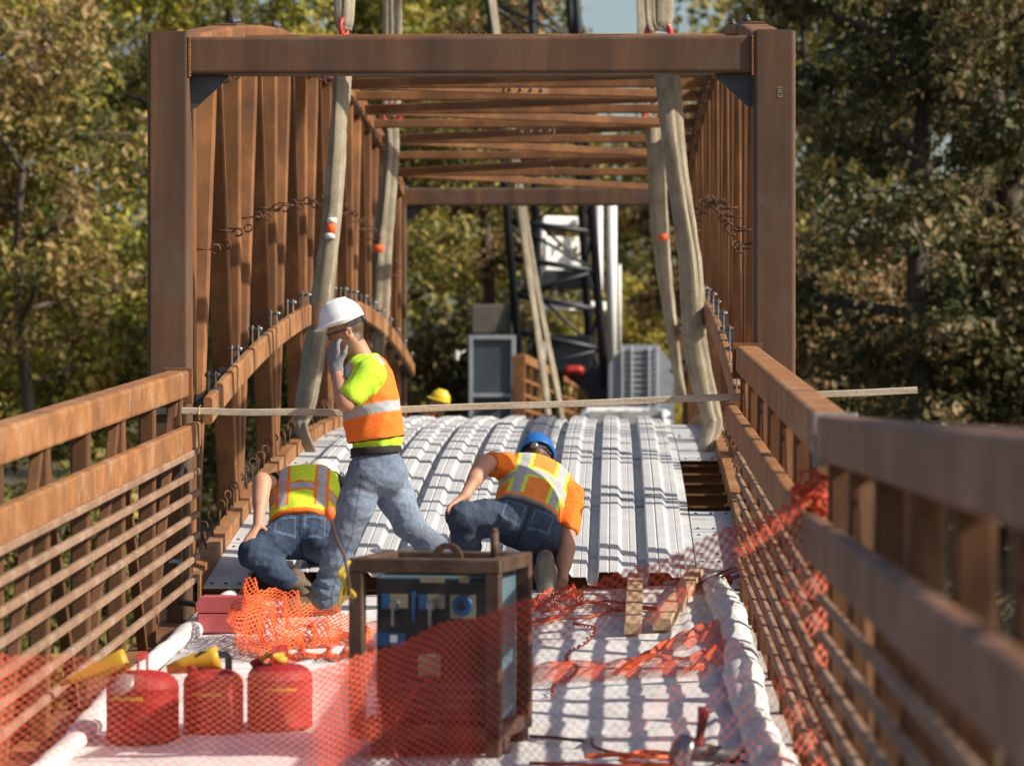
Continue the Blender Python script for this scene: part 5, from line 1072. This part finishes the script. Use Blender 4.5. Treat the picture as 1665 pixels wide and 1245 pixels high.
croucher('crouching man in lime vest and dark jeans beside the left kerb', 20.75,
         {'pel': (492, 868, 0), 'nk': (497, 770, .33), 'hd': (520, 792, .44), 'ls': (452, 795, .28), 'le': (426, 782, .05), 'lw': (420, 852, -.16), 'lh': (403, 878, -.24), 'rs': (542, 792, .28), 're': (575, 842, .18), 'rw': (572, 890, .05), 'rh': (568, 918, .0),
          'lhip': (470, 872, -.03), 'lk': (412, 900, -.22), 'la': (480, 958, -.16), 'rhip': (518, 872, -.03), 'rk': (535, 930, .25), 'ra': (530, 962, -.20),
          'lpn': (-.5, -.2, .8), 'lth': (.6, .3, .4), 'rpn': (.8, -.5, 0), 'rth': (-.3, .9, 0), 'lboot': ((.05, .06, -.03), (.07, -.18, -.075), (0, .3, 1)), 'rboot': ((0, -.05, .06), (0, .05, -.14), (0, -1, .25))},
         {'skin': SK2, 'jeans': (.048, .070, .115), 'back': 1, 'belt': (.03, .02, .015), 'shirt': (.012, .012, .013), 'slv': .45, 'hem': .08, 'boot': (.14, .10, .07), 'sole': (.1, .085, .065)}, (.72, .70, .60), Vector((.15, .75, .66)), Vector((.2, .6, -.8)), vest_left, 30)
croucher('kneeling man in blue hard hat and orange vest, one boot sole showing', 20.55,
         {'pel': (850, 852, 0), 'nk': (882, 757, .34), 'hd': (874, 752, .44), 'ls': (820, 758, .20), 'le': (789, 752, .0), 'lw': (757, 804, -.17), 'lh': (736, 822, -.24), 'rs': (928, 806, .22), 're': (920, 888, .02), 'rw': (915, 940, -.08), 'rh': (908, 972, -.10),
          'lhip': (826, 846, -.05), 'lk': (750, 838, -.20), 'la': (768, 945, -.02), 'rhip': (878, 866, -.05), 'rk': (882, 950, .26), 'ra': (887, 930, -.22),
          'lpn': (-.2, -.3, .9), 'lth': (.6, .6, .1), 'rpn': (.3, -.9, 0), 'rth': (-.9, -.2, 0), 'lboot': ((.06, -.06, -.06), (-.12, .12, -.06), (0, 0, 1)), 'rboot': ((0.0, -.105, .085), (.006, -.075, -.165), (0, 1, .12))},
         {'skin': SK2, 'jeans': (.052, .070, .108), 'back': 1, 'belt': (.055, .04, .03), 'shirt': ORS, 'slv': .62, 'hem': .10, 'boot': (.16, .13, .10), 'sole': (.19, .175, .15)}, (.02, .13, .42), Vector((-.05, .62, .78)), Vector((.12, .7, -.62)), vest_right, 60)
# worker beyond the crest
croucher('worker in yellow hard hat and dark orange vest bending down beyond the deck crest', 43.0,
         {'pel': (668, 715, .25), 'nk': (690, 672, 0), 'hd': (713, 658, -.02), 'ls': (680, 676, -.2), 'le': (690, 705, -.25), 'lw': (712, 722, -.2), 'lh': (720, 730, -.2), 'rs': (690, 674, .2), 're': (702, 702, .25), 'rw': (716, 720, .2), 'rh': (724, 728, .2),
          'lhip': (668, 720, .15), 'lk': (700, 735, .1), 'la': (672, 765, .1), 'rhip': (668, 720, .38), 'rk': (702, 738, .4), 'ra': (674, 765, .4),
          'lpn': (0, -.3, .9), 'lth': (.6, .6, .1), 'rpn': (0, .3, .9), 'rth': (.6, -.2, 0), 'lboot': ((-.05, 0, -.04), (.2, 0, -.05), (0, 0, 1)), 'rboot': ((-.05, 0, -.04), (.2, 0, -.05), (0, 0, 1))},
         {'skin': SK2, 'jeans': (.03, .035, .05), 'back': 1, 'belt': (.03, .02, .015), 'shirt': (.012, .012, .013), 'slv': .5, 'hem': .10, 'boot': (.1, .08, .06), 'sole': (.05, .04, .03)}, (.72, .50, .02), Vector((.28, -.1, .95)), Vector((-1, -.25, .25)), lambda V, t, s, f: mixc(flat(V, (.03, .03, .035)), (.8, .1, .02), np.abs(np.abs(s) - .09) < .03), 90)
# ------------------------------------------------------------------ trees
def leafmat(name, cols, trans=.35):
    m = bpy.data.materials.new(name); m.use_nodes = True; N = m.node_tree.nodes; L = m.node_tree.links; b = N['Principled BSDF']
    g = N.new('ShaderNodeNewGeometry'); rp = N.new('ShaderNodeValToRGB'); e = rp.color_ramp.elements; rp.color_ramp.interpolation = 'LINEAR'
    n = len(cols)
    e[0].position = 0; e[0].color = cols[0] + (1,); e[1].position = 1; e[1].color = cols[-1] + (1,)
    for i in range(1, n - 1): q = e.new(i / (n - 1)); q.color = cols[i] + (1,)
    tc = N.new('ShaderNodeTexCoord'); nz = N.new('ShaderNodeTexNoise'); nz.inputs['Scale'].default_value = .65; nz.inputs['Detail'].default_value = 4; L.new(tc.outputs['Object'], nz.inputs[0])
    mr = N.new('ShaderNodeMapRange'); mr.inputs[1].default_value = .32; mr.inputs[2].default_value = .68; mr.inputs[3].default_value = -.42; mr.inputs[4].default_value = .42; L.new(nz.outputs[0], mr.inputs[0])
    ad = N.new('ShaderNodeMath'); ad.operation = 'MULTIPLY_ADD'; ad.inputs[1].default_value = .62; ad.inputs[2].default_value = .19; L.new(g.outputs['Random Per Island'], ad.inputs[0])
    a2 = N.new('ShaderNodeMath'); a2.operation = 'ADD'; a2.use_clamp = True; L.new(ad.outputs[0], a2.inputs[0]); L.new(mr.outputs[0], a2.inputs[1]); L.new(a2.outputs[0], rp.inputs[0])
    L.new(rp.outputs[0], b.inputs['Base Color']); b.inputs['Roughness'].default_value = .55; b.inputs['Specular IOR Level'].default_value = .35
    tr = N.new('ShaderNodeBsdfTranslucent'); L.new(rp.outputs[0], tr.inputs[0]); ms = N.new('ShaderNodeMixShader'); ms.inputs[0].default_value = trans
    L.new(b.outputs[0], ms.inputs[1]); L.new(tr.outputs[0], ms.inputs[2]); L.new(ms.outputs[0], N['Material Output'].inputs[0]); return m
LEAF_Y = leafmat('leaf_yellow_green', [(.055, .085, .017), (.12, .15, .026), (.24, .24, .035), (.38, .33, .045), (.37, .24, .07)], .32)
LEAF_M = leafmat('leaf_mixed', [(.05, .066, .018), (.10, .118, .028), (.20, .185, .04), (.31, .24, .055), (.33, .25, .10)], .3)
LEAF_D = leafmat('leaf_dark_green', [(.032, .045, .014), (.06, .068, .022), (.10, .095, .032), (.17, .13, .05), (.27, .18, .08)], .28)
LEAF_B = leafmat('leaf_bronze', [(0.048, 0.064, 0.019), (0.096, 0.096, 0.029), (0.192, 0.136, 0.048), (0.304, 0.160, 0.064), (0.384, 0.272, 0.160)], .28)
LEAF_T = leafmat('leaf_tan', [(.06, .075, .02), (.13, .13, .03), (.26, .20, .05), (.34, .21, .08), (.40, .28, .15)], .28)
LEAF_G = leafmat('leaf_gold', [(0.192, 0.180, 0.024), (0.324, 0.276, 0.036), (0.432, 0.348, 0.042), (0.504, 0.396, 0.060)], .28)
def leaves(C, RAD, per, size, rng, flatn=.8):
    n = len(C) * per; ci = np.repeat(np.arange(len(C)), per)
    d = rng.normal(size=(n, 3)); d /= np.linalg.norm(d, axis=1)[:, None]; r = rng.uniform(.15, 1, n) ** .55
    p = C[ci] + d * (r * RAD[ci])[:, None] * np.array([1.15, 1.15, flatn]); p += rng.normal(size=(n, 3)) * .06
    nv = d * 1.25 + rng.normal(size=(n, 3)) * .5 + np.array([0, 0, .3]); nv /= np.linalg.norm(nv, axis=1)[:, None]
    a = rng.normal(size=(n, 3)) + np.array([0, 0, -.5]); a -= (a * nv).sum(1)[:, None] * nv; a /= np.linalg.norm(a, axis=1)[:, None]; b = np.cross(nv, a)
    s = size * (.45 + 1.15 * rng.uniform(0, 1, n) ** 1.4)[:, None]; fold = nv * s * .10
    V = np.stack([p - a * s * .55, p + b * s * .36 + fold - a * s * .05, p + a * s * .6, p - b * s * .36 + fold - a * s * .05], 1).reshape(-1, 3)
    return V, np.arange(4 * n).reshape(-1, 4)
def tree(name, label, x, y, H, cr, z0f, nlimb, mat, seed, per=70, size=.12, lean=(0, 0), trunk_r=.22, cat='tree', zbase=None, clump=.53, group=None, extra=60, tall=1.0):
    rng = np.random.default_rng(seed); rnd = random.Random(seed); zb = float(ground_z(np.array(float(x)), np.array(float(y)))) - .15 if zbase is None else zbase
    b = Vector((x, y, zb)); T = thing(name, label, cat, b, group); m = MB(); tr = []
    for i in range(13):
        t = i / 12; tr.append(b + Vector((lean[0] * t * H + .25 * math.sin(t * 5 + seed), lean[1] * t * H + .2 * math.sin(t * 4 + seed * 2), t * H * .9)))
    m.tube(tr, [trunk_r * (1.35 if i == 0 else 1) * (1 - .88 * i / 12) + .012 for i in range(13)], 9); m.build('trunk', BARK, T)
    cl = []; m = MB()
    for k in range(nlimb):
        t = z0f + (1 - z0f) * .92 * (k + rnd.random() * .7) / nlimb; i = t * 12; p = tr[int(i)].lerp(tr[min(12, int(i) + 1)], i % 1); an = k * 2.4 + rnd.uniform(-.5, .5); Lb = cr * (1.05 - .62 * max(0, (t - .35) / .65)) * rnd.uniform(.75, 1.1)
        out = Vector((math.cos(an), math.sin(an), 0)); e = p + out * Lb + Vector((0, 0, Lb * rnd.uniform(.15, .6))); mid = p.lerp(e, .5) + Vector((rnd.uniform(-.2, .2), rnd.uniform(-.2, .2), rnd.uniform(-.1, .3)))
        cv = catmull([p, mid, e], 5); r0 = trunk_r * .42 * (1 - .6 * t) + .014; m.tube(cv, [r0 * (1 - .8 * i / 10) + .006 for i in range(11)], 6)
        for j in range(7):
            q = cv[3 + j]; dv = Vector((rnd.gauss(0, 1), rnd.gauss(0, 1), rnd.gauss(.15, .7))).normalized(); e2 = q + dv * cr * rnd.uniform(.22, .5); m.tube([q, q.lerp(e2, .5) + Vector((0, 0, .08)), e2], [r0 * .35, r0 * .25, .006], 5); cl.append(e2); cl.append(q.lerp(e2, .6))
        cl.append(e)
    m.build('branches', BARK, T)
    for k in range(extra):
        an = rnd.uniform(0, 6.28); t = rnd.uniform(z0f, 1); rr = cr * (1.0 - .55 * max(0, (t - .4) / .6)) * rnd.uniform(.35, 1.0); p = tr[min(12, int(t * 12))]; cl.append(p + Vector((math.cos(an) * rr, math.sin(an) * rr, rnd.uniform(-.3, .6))))
    C = np.array([list(c) for c in cl]); RAD = rng.uniform(.55, 1.15, len(C)) * clump; V, F = leaves(C, RAD, per, size, rng)
    o = link('crown', np_mesh('crown', V - np.array(b), F, mat, False), T); return T
# left bank
G1 = 'trees on the left bank'
tree('tree', 'tall yellow green tree at the far left behind the railing', -11.4, 61, 15, 3.6, .16, 16, LEAF_Y, 1, per=118, extra=110, trunk_r=.13)
tree('tree', 'bronze leaved oak with bare grey branches left of the portal post', -8.6, 57.5, 9.5, 2.5, .25, 12, LEAF_T, 2, per=46, size=.13, extra=26, trunk_r=.12)
tree('tree', 'bushy yellow green tree rising behind the left portal post', -6.3, 66, 16, 3.2, .25, 14, LEAF_Y, 3, per=112, extra=70)
tree('tree', 'olive tree behind the left truss seen between its uprights', -3.6, 76, 15, 3.2, .3, 13, LEAF_Y, 4, per=105, extra=60)
tree('tree', 'mixed autumn tree deep behind the far left trees', -14.5, 72, 17, 4.4, .2, 15, LEAF_M, 5, per=118, extra=90)
tree('tree', 'dark mixed tree filling the gap behind the left bank', -9.2, 80, 18, 4.4, .2, 15, LEAF_M, 6, per=118, extra=90)
tree('tree', 'pale trunked leaning tree between the left truss and the crane cab', -1.95, 70, 11, 1.9, .48, 9, LEAF_B, 7, per=55, lean=(.05, 0), trunk_r=.19, extra=20)
tree('tree', 'green topped tree behind the top bracing left of the boom', -2.9, 88, 17, 3.4, .3, 14, LEAF_Y, 8, per=112, extra=70)
tree('tree', 'slim tree with dark trunk behind the yellow hard hat worker', -3.0, 64, 9, 1.7, .5, 8, LEAF_M, 9, per=50, trunk_r=.16, extra=18)
tree('tree', 'tall thin tree just behind the crane boom', -2.0, 98, 13.4, 2.5, .4, 10, LEAF_M, 10, per=98, extra=40)
# right bank
tree('tree', 'large dark oak with forked leaning trunk beyond the right rail', 7.7, 54.5, 15, 3.1, .28, 14, LEAF_D, 21, per=62, lean=(-.12, 0), trunk_r=.30, extra=50)
tree('tree', 'dark green tree close beside the right portal post', 5.6, 53.5, 15, 3.0, .22, 14, LEAF_D, 22, per=103, extra=70)
tree('tree', 'brown and green tree deep in the right bank shade', 8.6, 76, 16, 3.8, .2, 14, LEAF_B, 23, per=112, extra=90)
tree('tree', 'pale topped tree showing over the right end of the portal beam', 5.2, 84, 14.6, 3.0, .3, 13, LEAF_M, 24, per=105, extra=60)
tree('tree', 'tall dark tree at the far right edge of the bank', 12.8, 70, 17, 4.2, .2, 15, LEAF_D, 25, per=112, extra=90)
tree('tree', 'brown leaved tree behind the white crane mast', 2.9, 92, 10.2, 2.1, .35, 10, LEAF_B, 26, per=98, extra=40)
tree('tree', 'golden yellow rounded tree beyond the crane house', 2.1, 104, 5.2, 2.0, .12, 10, LEAF_G, 27, per=112, extra=50)
tree('tree', 'leafy bank tree beside the approach that dapples the near right rail', 9.0, 5.9, 15.5, 3.0, .52, 10, LEAF_D, 40, per=40, extra=16, size=.2)
# shrubs on the banks
for i, (x, y, h, r_, mt, lb) in enumerate([(-9.6, 50, 4.8, 2.2, LEAF_T, 'bronze shrub low behind the left railing'), (-6.6, 49, 4.2, 2.0, LEAF_M, 'mixed shrub beside the left portal post foot'), (-12.6, 53, 5.2, 2.6, LEAF_Y, 'yellow green shrub at the far left railing'), (-7.8, 60, 5.0, 2.6, LEAF_Y, 'olive shrub under the bronze oak'),
                                          (6.2, 54, 4.6, 2.2, LEAF_D, 'dark shrub under the right board end'), (8.8, 53, 4.6, 2.4, LEAF_B, 'brown shrub beneath the forked oak'), (11, 58, 5.4, 2.8, LEAF_D, 'dark shrub at the far right'), (-4.6, 58, 4.4, 1.9, LEAF_M, 'shrub behind the lower left truss'), (4.6, 60, 4.4, 1.9, LEAF_B, 'brown shrub behind the right truss foot'), (-2.4, 78, 4.2, 2.0, LEAF_D, 'dark shrub left of the crane cab'), (7.0, 62, 6.0, 2.6, LEAF_B, 'bronze shrub behind the right portal post')]):
    tree('shrub', lb, x, y, h, r_, .05, 9, mt, 100 + i, per=80, size=.115, trunk_r=.07, cat='shrub', extra=50)
# far wood reading as one mass
rng = np.random.default_rng(77); n = 1900; cx = rng.uniform(-45, 55, n); cy = rng.uniform(118, 142, n)
gap = np.exp(-((cx - 1.6) / 2.6) ** 2); topz = 19 + 3 * np.sin(cx * .5) - 11.5 * gap; cz = -1 + rng.uniform(0, 1, n) ** 1.15 * (topz + 1)
V, F = leaves(np.c_[cx, cy, cz], rng.uniform(1.2, 2.2, n), 60, .42, rng)
tag(link('far_wood', np_mesh('far_wood', V, F, LEAF_M, False)), 'distant mixed autumn wood closing the view behind the crane', 'wood', kind='stuff')
